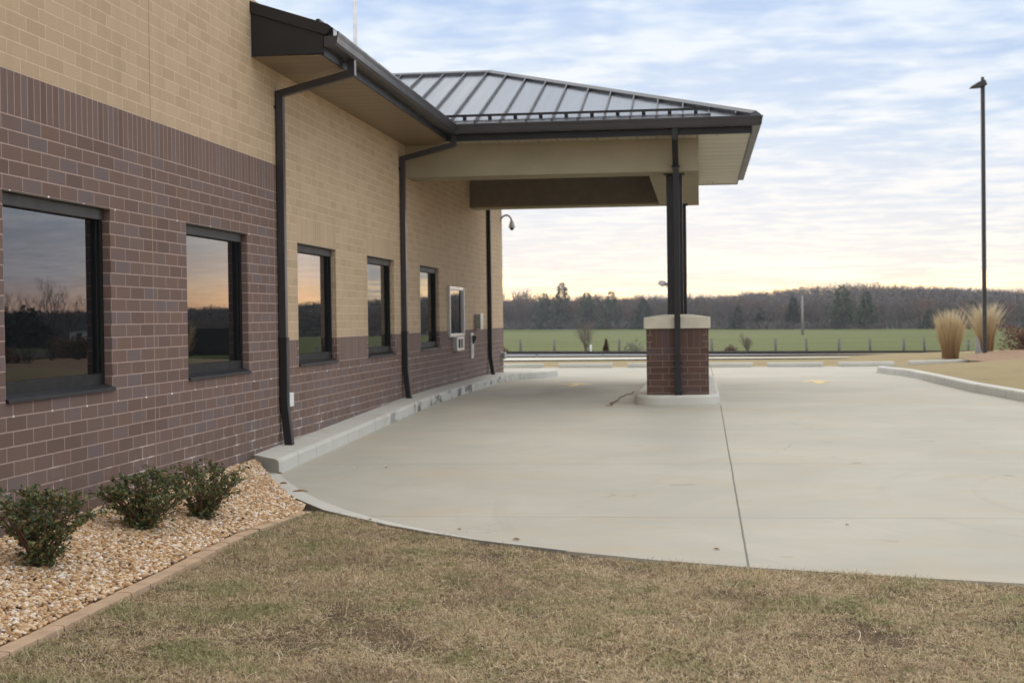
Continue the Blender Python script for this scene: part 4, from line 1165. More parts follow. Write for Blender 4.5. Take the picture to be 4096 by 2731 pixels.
for k in range(22):
    t = k / 21; y = 14.9 - t * 3.5; pts.append((3.40 - t * .2 + .03 * math.sin(t * 9), y, zg(y) + .014 + .008 * math.sin(t * 23)))
m.tube(pts, [.004 + .006 * abs(math.sin(k * 1.7)) for k in range(22)], 6)
m.tube([(3.2, 11.5, zg(11.5) + .01), (3.18, 11.2, zg(11.2) + .02), (3.25, 10.9, zg(11) + .012), (3.14, 10.75, zg(10.8) + .012)], [.008, .006, .007, .004], 6)
tag(m.build('dry_vine', vine_mat), 'thin brown dried vine lying on the drive beside the pier island', 'dry vine')

# painted arrows in both lanes
def arrow(x, y, label):
    z = lambda v: zg(v) + .004
    m = MB()
    P = lambda a, b: (x + a, y + b, z(y + b))
    m.add([P(-.1, -.9), P(.1, -.9), P(.1, -.1), P(-.1, -.1)], [(0, 1, 2, 3)])
    m.add([P(-.38, -.1), P(.38, -.1), P(0, .75)], [(0, 1, 2)])
    tag(m.build('painted_arrow', yellow_paint), label, 'road marking', 'faded arrows painted in the lanes')
arrow(2.06, 18.3, 'faded yellow arrow painted in the lane under the canopy')
arrow(6.97, 18.7, 'faded yellow arrow painted in the open outer lane')

# ------------------------------------------------------------------ wheel stops at the end of the lot
ws = MB(); Ln = 1.72
pr = lambda x, e: [(x, -.08, 0), (x, -.075 + e, .105), (x, -.05 + e, .125), (x, .05 - e, .125), (x, .075 - e, .105), (x, .08, 0)]
ws.prism(pr(-Ln / 2, .0), pr(Ln / 2, .0))
w0 = ws.build('wheel_stop', pale_conc, None, .02)
stops = [(-1.35, 33.33, -0.13, 1.39), (1.15, 32.87, -0.2, 0.98), (3.3, 32.52, -0.16, 1.02), (5.24, 32.25, -0.14, 1.04), (7.33, 31.95, -0.08, 0.93), (9.35, 31.92, 0.09, 0.93), (11.56, 32.94, 0.46, 1.21)]
for i, (x, y, a, ls) in enumerate(stops):
    o = w0 if i == 0 else w0.copy()
    if i: COL.objects.link(o)
    o.location = (x, y, zg(y) + .002); o.rotation_euler = (0, 0, a)
    o.scale = (ls, 1, 1)
    tag(o, ['pale wheel stop nearest the building corner', 'pale wheel stop second out from the building corner', 'pale wheel stop midway between building corner and pier', 'pale wheel stop partly hidden behind the brick pier',
            'pale wheel stop just right of the brick pier', 'pale wheel stop at the tip of the grass verge kerb', 'pale wheel stop ending beside the tall straw grass'][i], 'wheel stop', 'wheel stops along the far edge of the lot')

# ------------------------------------------------------------------ lamp post, flagpole, poles
lp = tag(empty('lamp_post', (13.43, 36, .1)), 'tall dark square lamp post rising behind the ornamental grass', 'lamp post')
MB().box(13.37, 13.49, 35.94, 36.06, .0, 8.72).build('pole', pole_dark, lp, .01)
MB().tube([(13.43, 36, 8.72), (13.43, 36, 8.86)], .05, 10).build('pole_cap', pole_dark, lp)
m = MB(); m.prism([(13.36, 35.8, 8.74), (13.36, 36.2, 8.74), (13.36, 36.2, 8.54), (13.36, 35.8, 8.54)], [(13.05, 35.84, 8.56), (13.05, 36.16, 8.56), (13.05, 36.16, 8.52), (13.05, 35.84, 8.52)])
m.prism([(13.36, 35.8, 8.74), (13.5, 35.85, 8.76), (13.5, 36.15, 8.76), (13.36, 36.2, 8.74)], [(13.36, 35.8, 8.54), (13.55, 35.85, 8.6), (13.55, 36.15, 8.6), (13.36, 36.2, 8.54)])
m.build('lamp_head', pole_dark, lp, .02)
fp = tag(empty('flagpole', (-5.15, 30, 0)), 'thin pale metal flagpole standing behind the building roof', 'flagpole')
MB().tube([(-5.15, 30, 0), (-5.15, 30, 6), (-5.15, 30, 14)], [.075, .062, .045], 12).build('pole', flag_metal, fp)
MB().lathe([(0, .12), (.06, .1), (.09, 0), (.06, -.07), (0, -.09)], (-5.15, 30, 14.08), 12).build('finial', flag_metal, fp)
MB().tube([(-5.09, 29.95, 1.2), (-5.08, 29.94, 13.9)], .008, 5).build('halyard', white_plastic, fp)
up = tag(empty('utility_pole', (25.5, 300, zfar(300))), 'slender pale utility pole standing at the edge of the green field', 'utility pole')
MB().tube([(25.5, 300, zfar(300)), (25.5, 300, 5.4)], [.26, .2], 8).build('pole', simple('pale_pole', (.3, .28, .26), .8), up)
MB().box(24.7, 26.3, 299.9, 300.1, 4.6, 4.8).build('cross_arm', post_wood, up)

# short blue-grey delineators and a dark strip standing in for the kerb's shadow at the road edge
gr = tag(empty('kerb_shadow_strip', (0, 43.5, 0)), 'low dark strip standing in for the kerb shadow along the near edge of the road', 'shadow strip')
MB().tube([(-40, 43.5 - 40 * SK * .42, .07), (0, 43.5, .07), (40, 43.5 + 40 * SK * .42, .07)], .035, 6).build('strip', simple('shadow_strip_dark', (.03, .032, .03), .7), gr)
for i, x in enumerate((-1.5, 1.0)):
    y = 43.5 + x * SK * .42 - .07
    m = MB(); m.box(-.04, .04, -.012, .012, -.05, .17)
    o = m.build('marker_post', simple('blue_grey_marker', (.24, .29, .36), .6) if i == 0 else bpy.data.materials['blue_grey_marker'], None, .004)
    o.location = (x, y, 0)
    tag(o, ['short blue-grey marker post on the road edge nearer the building', 'short blue-grey marker post on the road edge nearer the pier'][i], 'marker post', 'marker posts at the road edge')

# railway
rw = tag(empty('railway_track', (0, 56.75, -.28)), 'single railway track of dark rails on wooden ties across the far side', 'railway track')
for off in (-.72, .72):
    m = MB()
    for dz0, dz1, w in ((0.06, .08, .07), (.08, .19, .02), (.19, .235, .036)):
        a, b = -150, 150
        A = lambda x: [(x, 56.75 + off + x * SK - w, -.28 + dz0), (x, 56.75 + off + x * SK + w, -.28 + dz0), (x, 56.75 + off + x * SK + w, -.28 + dz1), (x, 56.75 + off + x * SK - w, -.28 + dz1)]
        m.prism(A(a), A(b))
    m.build('rail', rail_steel, rw)
tm = MB(); tm.box(-.11, .11, -1.3, 1.3, -.1, .055)
t0 = tm.build('railway_tie', tie_wood, None)
an = math.atan(SK)
cnt = 0
for i in range(92):
    x = -16 + i * .56
    o = t0 if i == 0 else t0.copy()
    if i: COL.objects.link(o)
    o.parent = rw; o.matrix_parent_inverse = parent_world(rw).inverted()
    o.location = (x, 56.75 + x * SK, -.318); o.rotation_euler = (0, 0, an + random.uniform(-.02, .02)); o.name = 'tie'

# ------------------------------------------------------------------ fence posts along the pasture
pm = MB(); pm.tube([(0, 0, -.3), (.015, 0, .6), (.0, .01, 1.24)], [.1, .095, .085], 7)
p0 = pm.build('fence_post', post_wood, None)
K = 107.2 / 87.2
posts = [(-5.87, .275), (-3.93, .253), (-.12, .211), (5.245, .217), (8.89, .152), (10.68, .132), (12.5, .112), (14.24, .092), (16.07, .07), (17.26, .128), (19.64, -.037)]
for i, (x, z) in enumerate(posts):
    o = p0 if i == 0 else p0.copy()
    if i: COL.objects.link(o)
    X = 4.6 + (x - 4.6) * K; Zt = 1.53 + (z - 1.53) * K
    o.location = (X, 95, Zt - 1.22); o.rotation_euler = (random.uniform(-.05, .05), random.uniform(-.06, .06), random.uniform(0, 6))
    tag(o, 'weathered grey wooden post standing along the edge of the green field', 'fence post', 'wooden fence posts along the field')
wire = tag(empty('wire_fence', (0, 95.08, zfar(95))), 'thin wire strands strung along the field posts', 'wire fence')
for h in (.35, .7, 1.05):
    MB().tube([(-14, 95.09, zfar(95) + h), (30, 95.09, zfar(95) + h)], .0025, 4).build('wire', rail_steel, wire)
o = MB().tube([(-3.13, 94, -1.3), (-3.13, 94, -.42)], .07, 7).build('marker_post', white_plastic)
tag(o, 'short white post standing beside the bare shrub by the tracks', 'marker post')

# ------------------------------------------------------------------ plants in the distance
def ornamental(name, loc, h, w, n, seed, label, lean=.22):
    rng = np.random.default_rng(seed)
    a = rng.uniform(0, 2 * np.pi, n); r = np.sqrt(rng.uniform(0, 1, n)) * w * .42; L = h * (.42 + .68 * rng.beta(3, 1.6, n)) * (1 + .1 * np.sin(a * 2 + seed))
    ln = rng.normal(0, lean, n) * .5 + .02 * r / (w * .5); wd = rng.uniform(.004, .009, n)
    bx, by = r * np.cos(a), r * np.sin(a); dx, dy = np.cos(a), np.sin(a); b = rng.uniform(0, 2 * np.pi, n); sx, sy = np.cos(b), np.sin(b)
    kx, ky = rng.normal(0, .11, n), rng.normal(0, .11, n)
    lv = []
    for t, k in ((0, 1), (.4, 1), (.8, .9), (1.0, .25)):
        off = (ln + (.16 * np.abs(ln) + .05) * t * t * 2) * L * t ** 1.8
        c = np.stack([bx + dx * off + kx * L * t * t, by + dy * off + ky * L * t * t, L * t * (1 - .12 * np.abs(kx) * t)], -1)
        s = np.stack([sx * wd * k, sy * wd * k, 0 * wd], -1); lv += [c - s, c + s]
    V = np.stack(lv, 1).reshape(-1, 3); kk = np.arange(n)[:, None] * 8
    F = np.concatenate([kk + np.array([[2 * i, 2 * i + 1, 2 * i + 3]]) for i in range(3)] + [kk + np.array([[2 * i, 2 * i + 3, 2 * i + 2]]) for i in range(3)], 0)
    o = np_mesh(name, V, F, straw_mat); o.location = loc
    return tag(o, label, 'ornamental grass', 'clumps of tall straw grass')
ornamental('ornamental_grass', (12.30, 35.5, .12), 1.36, .6, 1300, 31, 'full straw-coloured grass clump at the end of the wheel stops', .10)
ornamental('ornamental_grass', (13.9, 38.4, .1), 1.6, .5, 1000, 32, 'taller looser straw grass clump in front of the lamp post', .15)
o = MB().prism([(13.5, 38.05, 0), (13.78, 38.05, 0), (13.78, 38.1, 0), (13.5, 38.1, 0)], [(13.5, 38.05, .72), (13.6, 38.05, .72), (13.6, 38.1, .72), (13.5, 38.1, .72)]).build('wooden_stake', simple('pale_grey_stake', (.33, .31, .3), .8), None, .005)
tag(o, 'pale grey tapered stake in front of the taller grass clump', 'stake')

def shrub_mass(name, loc, size, n, seed, mat, label, cat, leaf=(.05, .1), group=None, stems=8, bark=None, shape='dome'):
    rng = np.random.default_rng(seed); rd = random.Random(seed)
    t = tag(empty(name, loc), label, cat, group)
    u_ = rng.normal(size=(n, 3)); u_ /= np.linalg.norm(u_, axis=1)[:, None]; rr_ = rng.uniform(.35, 1, n) ** .5
    P = u_ * rr_[:, None]; P[:, 2] = np.abs(P[:, 2]) if shape == 'dome' else P[:, 2]
    if shape == 'cone':
        hh = rng.uniform(0, 1, n) ** 1.3; a = rng.uniform(0, 6.283, n); r_ = (1 - hh) * np.sqrt(rng.uniform(.2, 1, n)) * (.75 + .25 * np.sin(a * 3 + hh * 9))
        P = np.stack([r_ * np.cos(a), r_ * np.sin(a), hh], -1)
    if shape == 'box':
        P = rng.uniform(-1, 1, (n, 3)); P[:, 2] = rng.uniform(0, 1, n) ** .8
    lump = .82 + .25 * np.sin(P[:, 0] * 5 + seed) * np.cos(P[:, 1] * 4 + P[:, 2] * 6)
    if shape != 'cone': P *= lump[:, None]
    P = P * np.array(size) * np.array([.5, .5, 1]) + np.array(loc)
    V, F = leaf_cloud(P, rng.normal(size=(n, 3)) + np.array([0, 0, .3]), rng, leaf[0], leaf[1], .55)
    np_mesh('foliage', V, F, mat, parent=t)
    st = MB()
    for k in range(stems):
        a = rd.uniform(0, 6.28); q = rd.uniform(.2, .8)
        st.tube([loc, (loc[0] + math.cos(a) * size[0] * .2 * q, loc[1] + math.sin(a) * size[1] * .2 * q, loc[2] + size[2] * .45), (loc[0] + math.cos(a) * size[0] * .45 * q, loc[1] + math.sin(a) * size[1] * .45 * q, loc[2] + size[2] * .85)], [size[2] * .02, size[2] * .014, size[2] * .006], 5, cap=False)
    st.build('stems', bark or twig_mat, t)
    return t
shrub_mass('winter_hedge', (16.0, 37.6, .15), (3.4, 1.1, .92), 13000, 41, hedge_mat, 'reddish brown winter hedge beside the mulch bed at the frame edge', 'hedge', (.05, .1), stems=26, shape='box')
shrub_mass('winter_hedge', (16.6, 31.5, .3), (1.6, 1.3, .7), 2500, 42, hedge_mat, 'low brown winter shrub growing in the mulch beyond the frame edge', 'hedge', (.04, .09), stems=14)
shrub_mass('young_cedar', (4.6 + (-.767 - 4.6) * 1.12, 84, -1.05), (.85, .85, 1.15), 1800, 43, red_cedar, 'small bronze cone-shaped cedar beside the tracks', 'cedar', (.05, .1), shape='cone', stems=3)
shrub_mass('weed_clump', (.35, 84, -.95), (1.9, 1.2, 1.05), 1100, 44, pale_weed, 'pale grey clump of dry weeds at the field edge left of the pier', 'weeds', (.06, .14), stems=3, bark=pale_weed)
shrub_mass('weed_clump', (6.5, 84, -.95), (1.0, .9, .62), 900, 45, rust_crown, 'low rusty clump of dead weeds just right of the pier', 'weeds', (.06, .14), stems=6)
shrub_mass('weed_clump', (-8.3, 84, -.95), (1.5, .9, .72), 900, 46, hedge_mat, 'tan clump of dead weeds at the building corner', 'weeds', (.06, .16), stems=6)

def bare_tree(m, base, h, seed, spread=.45, depth=5, r=None, sides=5, up=.25, first=.25, kids=(2, 3)):
    rd = random.Random(seed)
    def grow(p, d, L, rad, lev):
        segs = 3; pts = [p]; q = Vector(p); dd = Vector(d)
        for _ in range(segs):
            dd = (dd + Vector((rd.gauss(0, .12), rd.gauss(0, .12), rd.gauss(0, .08) + up * .1))).normalized(); q = q + dd * L / segs; pts.append(q.copy())
        m.tube(pts, [rad, rad * .85, rad * .72, rad * .6], max(3, sides - (depth - lev) // 2), cap=False)
        if lev == 0: return
        for _ in range(rd.randint(*kids) + (1 if lev == depth else 0)):
            a = rd.uniform(0, 6.283); s = Vector((math.cos(a), math.sin(a), 0)); nd = (dd * (1 - spread * .6) + s * spread * rd.uniform(.7, 1.3) + Vector((0, 0, up))).normalized()
            k = rd.choice(pts[2:]) if lev < depth else pts[-1 - rd.randint(0, 1)]
            grow(k, nd, L * rd.uniform(.62, .82), rad * .55, lev - 1)
    grow(Vector(base), Vector((0, 0, 1)), h * first, r or h * .02, depth)
    return m
def bare_thing(name, loc, h, seed, label, cat='tree', group=None, multi=1, mat=None, **kw):
    t = tag(empty(name, loc), label, cat, group)
    m = MB()
    for k in range(multi):
        b = (loc[0] + (random.Random(seed + k).uniform(-.12, .12) * h * .3 if multi > 1 else 0), loc[1], loc[2] - .1)
        bare_tree(m, b, h * (1 if k == 0 else random.Random(seed + k).uniform(.65, .95)), seed + k * 7, **kw)
    m.build('branches', mat or bark_grey, t)
    return t
bare_thing('bare_shrub', (4.6 + (-1.98 - 4.6) * 1.1, 83, -.95), 3.3, 51, 'leafless many-stemmed shrub beside the tracks left of the pier', 'shrub', None, 8, bark_pale, spread=.4, depth=4, first=.3, r=.03, up=.25)
bare_thing('bare_shrub', (4.6 + (7.3 - 4.6) * 1.1, 83, -.95), 2.0, 58, 'smaller leafless shrub beside the tracks right of the pier', 'shrub', None, 7, bark_pale, spread=.4, depth=4, first=.3, r=.028, up=.25)

# ------------------------------------------------------------------ woods
def tree_proto(rng, kind):
    """unit-height bare crown of thin slivers; returns verts, tris"""
    V = []; F = []
    def sliver(p, q, w0, w1):
        d = q - p; s = np.cross(d, rng.normal(size=3)); s /= (np.linalg.norm(s) + 1e-9); b = len(V)
        V.extend([p - s * w0, p + s * w0, q + s * w1, q - s * w1]); F.extend([(b, b + 1, b + 2), (b, b + 2, b + 3)])
    top = np.array([rng.normal(0, .03), rng.normal(0, .03), .62])
    for k in range(2): sliver(np.array([0, 0, 0.]), top, .016, .008)
    lite = kind == 2
    for k in range(13):
        h = rng.uniform(.22, .62); p = top * (h / .62); a = rng.uniform(0, 6.283); el = rng.uniform(.35, 1.2); L = rng.uniform(.2, .42) * (1.15 - .5 * h)
        q = p + L * np.array([math.cos(a) * math.cos(el), math.sin(a) * math.cos(el), math.sin(el)]); sliver(p, q, .007, .003)
        for j in range(3 if lite else 7):
            t = rng.uniform(.25, 1); p2 = p + (q - p) * t; d = (q - p) / L + rng.normal(0, .55, 3) + np.array([0, 0, .25]); d /= np.linalg.norm(d); q2 = p2 + d * rng.uniform(.07, .17)
            sliver(p2, q2, .0042 * (2 if lite else 1), .0016 * (2 if lite else 1))
            for i in range(1 if lite else 2):
                p3 = p2 + (q2 - p2) * rng.uniform(.3, 1); d = d + rng.normal(0, .5, 3); d /= np.linalg.norm(d); sliver(p3, p3 + d * rng.uniform(.05, .1), .0038 * (2 if lite else 1), .001)
    if kind == 1:    # leaves still hanging on
        for k in range(110):
            u_ = rng.normal(size=3); u_ /= np.linalg.norm(u_); p = np.array([0, 0, .55]) + u_ * np.array([.27, .27, .34]) * rng.uniform(.5, 1)
            sliver(p, p + rng.normal(0, .018, 3), .007, .007)
    return np.array(V), np.array(F)
def ever_proto(rng, n=420, fat=.26, pine=False, tw=1.0):
    V = []; F = []; ph_ = rng.uniform(0, 6, 4)
    for k in range(n):
        h = 1 - rng.uniform(.0, .97) ** .62; a = rng.uniform(0, 6.283)
        lump = 1 + .2 * math.sin(a * 3 + h * 15 + ph_[0]) + .16 * math.sin(a * 2 - h * 24 + ph_[1])
        r = (fat * (1 - h) ** .8 if not pine else fat * min(1, (1.02 - h) * 1.5) ** .75 * (.72 + .28 * math.sin(h * 11 + ph_[2]) ** 2) * (0 if h < .12 else 1)) * lump + .012
        q = rng.uniform(.25, 1.0) ** .6
        p = np.array([math.cos(a) * r * q, math.sin(a) * r * q, h]) + rng.normal(0, .012, 3); d = np.array([math.cos(a), math.sin(a), rng.uniform(-.2, .5)]) + rng.normal(0, .3, 3); d /= np.linalg.norm(d)
        s = np.cross(d, rng.normal(size=3)); s /= np.linalg.norm(s); L = rng.uniform(.035, .08) * tw; w = L * .34; b = len(V)
        V += [p - s * w, p + s * w, p + d * L]; F.append((b, b + 1, b + 2))
    return np.array(V), np.array(F)
wr = np.random.default_rng(99)
protos = [tree_proto(wr, 0) for _ in range(6)] + [tree_proto(wr, 1) for _ in range(2)] + [ever_proto(wr, 300, .24), ever_proto(wr, 300, .24, True)]
def brush_proto(rng):
    V = []; F = []
    for k in range(70):
        p = np.array([rng.normal(0, .35), rng.normal(0, .2), rng.uniform(0, .4)]); d = np.array([rng.normal(0, .4), rng.normal(0, .4), 1]); d /= np.linalg.norm(d); L = rng.uniform(.2, .6)
        s = np.cross(d, rng.normal(size=3)); s /= np.linalg.norm(s); b = len(V); V += [p - s * .02, p + s * .02, p + d * L]; F.append((b, b + 1, b + 2))
    return np.array(V), np.array(F)
protos.append(brush_proto(wr))
protos += [tree_proto(wr, 2), tree_proto(wr, 2)]
MATI = [0] * 6 + [1] * 2 + [2, 3] + [0, 0, 0]
def treeline_y(x): return float(np.interp(x, [-300, -80, -13, 57, 86, 160, 320], [700, 640, 566, 455, 400, 420, 420]))
AV = []; AF = []; AM = []; nv = 0
def put(k, x, y, z, h, w=1.0):
    global nv
    V, F = protos[k]; a = wr.uniform(0, 6.283); c, s = math.cos(a), math.sin(a)
    q = np.stack([(V[:, 0] * c - V[:, 1] * s) * h * w + x, (V[:, 0] * s + V[:, 1] * c) * h * w + y, V[:, 2] * h + z], -1)
    AV.append(q); AF.append(F + nv); AM.append(np.full(len(F), MATI[k])); nv += len(V)
x = -170.0
while x < 300:
    y0 = treeline_y(x); base_h = float(np.interp(x, [-80, -13, 57, 86, 150], [18, 15, 10.8, 9.0, 9.5]))
    if x > 122: base_h *= .74
    for row in range(5):
        for q in range(3):
            xx = x + wr.uniform(-2.6, 2.6); yy = y0 + row * 9 + wr.uniform(-4, 4)
            k = wr.choice(11, p=[.095] * 6 + [.10, .06] + [.10, .09, .08])
            h = base_h * wr.uniform(.72, 1.08) * (.8 if row == 0 else 1)
            if k == 8: h *= .62
            if k == 9: h *= .82
            put(k, xx, yy, zfar(yy), h if k < 10 else h * .4)
    for q in range(4): put(10, x + wr.uniform(-3, 3), y0 - 3 + wr.uniform(-3, 3), zfar(y0), base_h * wr.uniform(.2, .38), 1.6)
    x += 4.4
for _ in range(4200):                                   # woods on the rise behind
    x = wr.uniform(-190, 300); y = treeline_y(x) + wr.uniform(45, 430)
    h = wr.uniform(9.5, 12.5); k = int(wr.choice(4, p=[.5, .42, .04, .04])); put([11, 12, 8, 9][k], x, y, zhill(x, y) - .5, h * (.8 if k > 1 else 1), 1.3)
tag(np_mesh('woodland', np.concatenate(AV), np.concatenate(AF), [bare_crown, rust_crown, green_crown, hazy_green], np.concatenate(AM)), 'leafless grey winter woodland with scattered evergreens beyond the green field', 'woodland', kind='stuff')

def evergreen(x, y, zt, zb, w, seed, label, pine=False, mat=None):
    rng = np.random.default_rng(seed); h = zt - zb
    t = tag(empty('pine_tree' if 'pine' in label else 'cedar_tree', (x, y, zb)), label, 'tree', 'evergreens standing out of the winter woods')
    V, F = ever_proto(rng, 2600, w / h * (.46 if not pine else .4), pine, .75)
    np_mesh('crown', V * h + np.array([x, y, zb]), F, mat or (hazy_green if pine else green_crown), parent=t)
    MB().tube([(x, y, zb - .5), (x, y, zb + h * .8)], [h * .018, h * .006], 6, cap=False).build('trunk', bark_grey, t)
evergreen(-52.2, 606, 16.1, -3.6, 13.5, 61, 'tallest pointed pine on the skyline between building and column', False, hazy_green)
evergreen(-60.1, 614, 12.3, -3.6, 12, 62, 'rounded pine just left of the tallest skyline pine', False, hazy_green)
evergreen(-41, 594, 11.9, -3.6, 14, 63, 'broad pine just right of the tallest skyline pine', False, hazy_green)
evergreen(-30.4, 582, 12.2, -3.5, 13, 64, 'pale green pine midway between tallest pine and column', False, hazy_green)
evergreen(-16.8, 563, 8.7, -3.5, 12, 65, 'dark bushy cedar directly left of the canopy column')
evergreen(17.95, 516, 5.0, -3.5, 7.2, 66, 'small dark cedar at the field edge nearest right of the pier')
evergreen(25.1, 505, 4.4, -3.4, 6.5, 67, 'squat dark cedar left of the utility pole')
evergreen(35.3, 490, 7.8, -3.4, 7, 68, 'narrow cedar just right of the utility pole')
evergreen(48.9, 466, 10.8, -3.3, 11, 69, 'broad tall pine standing midway between column and lamp post', True)
evergreen(55, 454, 8.6, -3.2, 8, 70, 'pine just right of the broad tall pine', True)
evergreen(69.4, 424, 2.7, -3.2, 7, 71, 'low dark cedar behind the straw grass clumps')
evergreen(77.5, 402, 4.6, -3.0, 8, 72, 'dark pointed cedar immediately left of the lamp post')

# ------------------------------------------------------------------ what the windows mirror, out beyond the right edge of the frame
def mir(s, t): return (-4.6 + s * t, -12.2 + t)
for i, (s, t_, h) in enumerate(((.470, 235, 11.5), (.457, 225, 14.5), (.449, 235, 13.5), (.437, 250, 12), (.428, 255, 11.0), (.478, 228, 12.0))):
    x, y = mir(s, t_); bare_thing('bare_tree', (x, y, zfar(y)), h, 80 + i, 'tall leafless tree mirrored in the nearest window', 'tree', 'leafless trees east of the drive', 1, depth=6, spread=.42, first=.26, r=.22, kids=(2, 3))
x, y = mir(.479, 200); shrub_mass('evergreen_thicket', (x, y, zfar(y)), (13, 10, 6.0), 2600, 91, green_crown, 'dark evergreen thicket mirrored in the nearest window', 'thicket', (.5, 1.0), stems=6)
hx, hy = mir(.428, 250)
hb = zfar(hy)
hs = tag(empty('white_house', (hx, hy, hb)), 'small white gabled house mirrored in the nearest window', 'house')
m = MB(); m.box(hx - 6, hx + 2.4, hy, hy + 8, hb, hb + 2.6); m.add([(hx - 6 + .0, hy, hb + 2.6), (hx - 2.8, hy, hb + 2.6), (hx - 4.4, hy, hb + 4.6)], [(0, 1, 2)]); m.build('wall', white_siding, hs)
m = MB(); m.quad((hx - 2.6, hy - .4, hb + 2.55), (hx + 2.9, hy - .4, hb + 2.55), (hx + 2.9, hy + 4, hb + 4.7), (hx - 4.4, hy + 4, hb + 4.7)); m.quad((hx - 6.5, hy - .5, hb + 2.4), (hx - 6.4, hy + 8, hb + 2.4), (hx - 4.4, hy + 8, hb + 4.7), (hx - 4.4, hy - .5, hb + 4.7)); m.quad((hx - 2.5, hy - .5, hb + 2.5), (hx - 4.4, hy - .5, hb + 4.7), (hx - 4.4, hy + 8, hb + 4.7), (hx - 2.4, hy + 8, hb + 2.5)); m.build('roof', dark_shingle, hs)
for wx in (-5.2, -4.3, .3):
    MB().box(hx + wx, hx + wx + .7, hy - .03, hy + .01, hb + .9, hb + 2.1).build('window', black_plastic, hs)
m = MB(); m.box(32.0, 42.5, 110, 110.12, -1.6, 1.02); o = tag(empty('cabinet_stand_in', (37, 110, -1.3)), 'added dark panel standing in for an indoor cabinet, mirrored in the second window', 'stand-in panel'); m.build('dark_panel', stand_in_dark, o); MB().box(31.9, 42.6, 109.96, 110.16, 1.02, 1.1).build('panel_edge', post_wood, o)  # dark panel added out of view in place of a cabinet indoors
for i, (s, t_) in enumerate(((.465, 44), (.447, 46), (.43, 47.5), (.414, 50))):
    x, y = mir(s, t_); bare_thing('garden_shrub', (x, y, .1), 1.5, 110 + i, 'leafless shrub in the mulch mirrored in the nearest window', 'shrub', 'leafless shrubs in the mulch bed', 5, spread=.38, depth=4, first=.34, r=.016, up=.2)

# ------------------------------------------------------------------ air
def haze_mat():
    m = bpy.data.materials.new('evening_haze'); m.use_nodes = True; t = m.node_tree; t.nodes.clear()
    o = t.nodes.new('ShaderNodeOutputMaterial'); v = t.nodes.new('ShaderNodeVolumePrincipled')
    v.inputs['Color'].default_value = (.86, .9, 1.0, 1); v.inputs['Density'].default_value = HAZE
    v.inputs['Anisotropy'].default_value = 0.2
    t.links.new(v.outputs[0], o.inputs[1]); return m
HAZE = 0.00015
tag(MB().box(-2600, 2600, -460, 3100, -4.6, 26).build('haze', haze_mat()), kind='stuff')

# ------------------------------------------------------------------ light
SUN_EL, SUN_AZ = math.radians(8), math.radians(0)      # low, ahead of the camera and a little right
W = bpy.data.worlds.new('World'); SC.world = W; W.use_nodes = True
t = W.node_tree; t.nodes.clear()
class WT(NT):
    def __init__(s, tree): s.t = tree
w = WT(t)
out = w.n('ShaderNodeOutputWorld'); bg = w.n('ShaderNodeBackground'); w.l(bg.outputs[0], out.inputs[0])
sky = w.n('ShaderNodeTexSky', sky_type='NISHITA'); sky.sun_disc = False; sky.sun_elevation = SUN_EL; sky.sun_rotation = SUN_AZ
sky.air_density = 1.0; sky.dust_density = 1.0
tc = w.n('ShaderNodeTexCoord'); X, Y, Z = w.sep(tc.outputs['Generated'])
zc = w.math('MAXIMUM', Z, 0.0)
dn = w.math('ADD', zc, 0.055)
pl = w.comb(w.math('DIVIDE', X, dn), w.math('DIVIDE', Y, dn), 0.3)
c1 = w.noise(w.scale_vec(pl, (.75, 1.0, 1)), 1.5, 4, .55, .3)
c2 = w.noise(w.scale_vec(pl, (.95, 1.0, 1)), 4.6, 3, .5, .2)
c3 = w.noise(w.scale_vec(pl, (1.0, 1.0, 1)), 9.5, 3, .5, .3)
cl = w.math('ADD', w.math('ADD', w.math('MULTIPLY', c1, .45), w.math('MULTIPLY', c2, .43)), w.math('MULTIPLY', c3, .12))
white = w.mapr(cl, .41, .59)
S = 10.0
# how near the sunset a direction points
az = w.math('ADD', w.math('MULTIPLY', X, math.sin(SUN_AZ)), w.math('MULTIPLY', Y, math.cos(SUN_AZ)))
west = w.mapr(az, math.cos(math.radians(24)), math.cos(math.radians(15)))
cool_lo = w.ramp(zc, [(0.0, (2.6, 1.35, .9)), (.012, (2.2, 1.45, 1.15)), (.03, (1.35, 1.3, 1.42)), (.08, (1.2, 1.38, 1.65)), (.2, (.55, .70, .92)), (.45, (.68, .81, 1.0)), (1.0, (1.35, 1.35, 1.36))])
cool_hi = w.ramp(zc, [(0.0, (3.1, 1.7, 1.1)), (.012, (2.7, 1.85, 1.4)), (.03, (1.8, 1.72, 1.78)), (.08, (1.65, 1.75, 1.92)), (.2, (.88, .94, 1.0)), (.45, (1.15, 1.18, 1.23)), (1.0, (2.3, 2.2, 2.03))])
warm_lo = w.ramp(zc, [(0.0, (1.2, .74, .42)), (.010, (1.08, .85, .60)), (.03, (.80, .80, .80)), (.07, (.66, .73, .85)), (.12, (.53, .67, .87)), (.2, (.42, .58, .86)), (.45, (.68, .81, 1.0)), (1.0, (1.35, 1.35, 1.36))])
warm_hi = w.ramp(zc, [(0.0, (1.8, 1.2, .60)), (.010, (1.6, 1.26, .78)), (.03, (1.04, 1.0, .90)), (.07, (.90, .905, .91)), (.12, (.87, .905, .945)), (.2, (.77, .86, .97)), (.45, (1.15, 1.18, 1.23)), (1.0, (2.3, 2.2, 2.03))])
hot_lo = w.ramp(zc, [(0.0, (3.6, 1.7, .8)), (.012, (3.8, 2.1, 1.0)), (.03, (2.6, 1.95, 1.5)), (.05, (1.9, 1.7, 1.55)), (.09, (1.2, 1.25, 1.35)), (.2, (.52, .66, .88)), (.45, (.68, .81, 1.0)), (1.0, (1.35, 1.35, 1.36))])
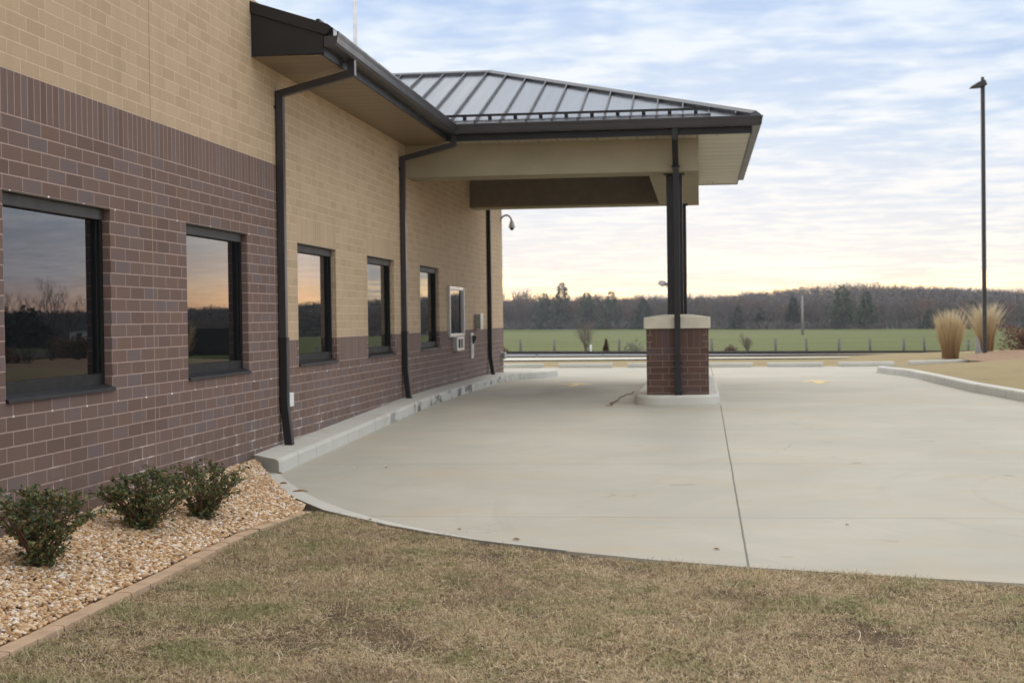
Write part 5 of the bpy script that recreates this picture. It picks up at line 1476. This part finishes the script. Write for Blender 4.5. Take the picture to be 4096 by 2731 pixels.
hot_hi = w.ramp(zc, [(0.0, (4.4, 2.3, 1.05)), (.012, (4.6, 2.8, 1.35)), (.03, (3.0, 2.3, 1.7)), (.05, (2.2, 2.0, 1.8)), (.09, (1.5, 1.5, 1.5)), (.2, (.84, .90, .97)), (.45, (1.15, 1.18, 1.23)), (1.0, (2.3, 2.2, 2.03))])
cc = w.mix(west, w.mix(white, cool_lo, cool_hi), w.mix(white, warm_lo, warm_hi))
side = w.mapr(X, math.sin(math.radians(12.5)), math.sin(math.radians(15)))
band = w.math('MULTIPLY', side, w.mapr(az, math.cos(math.radians(24)), math.cos(math.radians(17))))
cc = w.mix(band, cc, w.mix(white, hot_lo, hot_hi))
glow = w.math('MULTIPLY', w.math('MULTIPLY', west, w.mapr(zc, .042, .008)), w.mapr(c1, .46, .58))
cc = w.mix(glow, cc, (2.8, 1.9, .95))
cc = w.mix(w.math('MULTIPLY', w.mapr(az, .2, -.6, 0.0, .3), w.mapr(zc, .5, .2)), cc, (.62, .70, .86))
sc_ = w.n('ShaderNodeVectorMath', operation='SCALE'); w.l(cc, sc_.inputs[0]); sc_.inputs['Scale'].default_value = S
skyc = w.mix(w.mapr(cl, .30, .46, .93, .98), sky.outputs[0], sc_.outputs[0])
w.l(skyc, bg.inputs[0]); bg.inputs[1].default_value = 0.1

sun = bpy.data.lights.new('sun', 'SUN'); sun.energy = 0.6; sun.angle = math.radians(10); sun.color = (1.0, .86, .68)
so = bpy.data.objects.new('sun', sun); link(so)
so.rotation_euler = (math.radians(90) - SUN_EL, 0, math.pi - SUN_AZ) if False else (0, 0, 0)
dvec = Vector((math.sin(SUN_AZ) * math.cos(SUN_EL), math.cos(SUN_AZ) * math.cos(SUN_EL), math.sin(SUN_EL)))
so.rotation_euler = dvec.to_track_quat('Z', 'Y').to_euler()

SC.view_settings.view_transform = 'Standard'; SC.view_settings.look = 'None'
SC.view_settings.exposure = 0.08; SC.view_settings.gamma = 1.0
try: SC.view_settings.use_curve_mapping = False
except Exception: pass
SC.cycles.use_denoising = True
SC.cycles.max_bounces = 8
SC.render.film_transparent = False
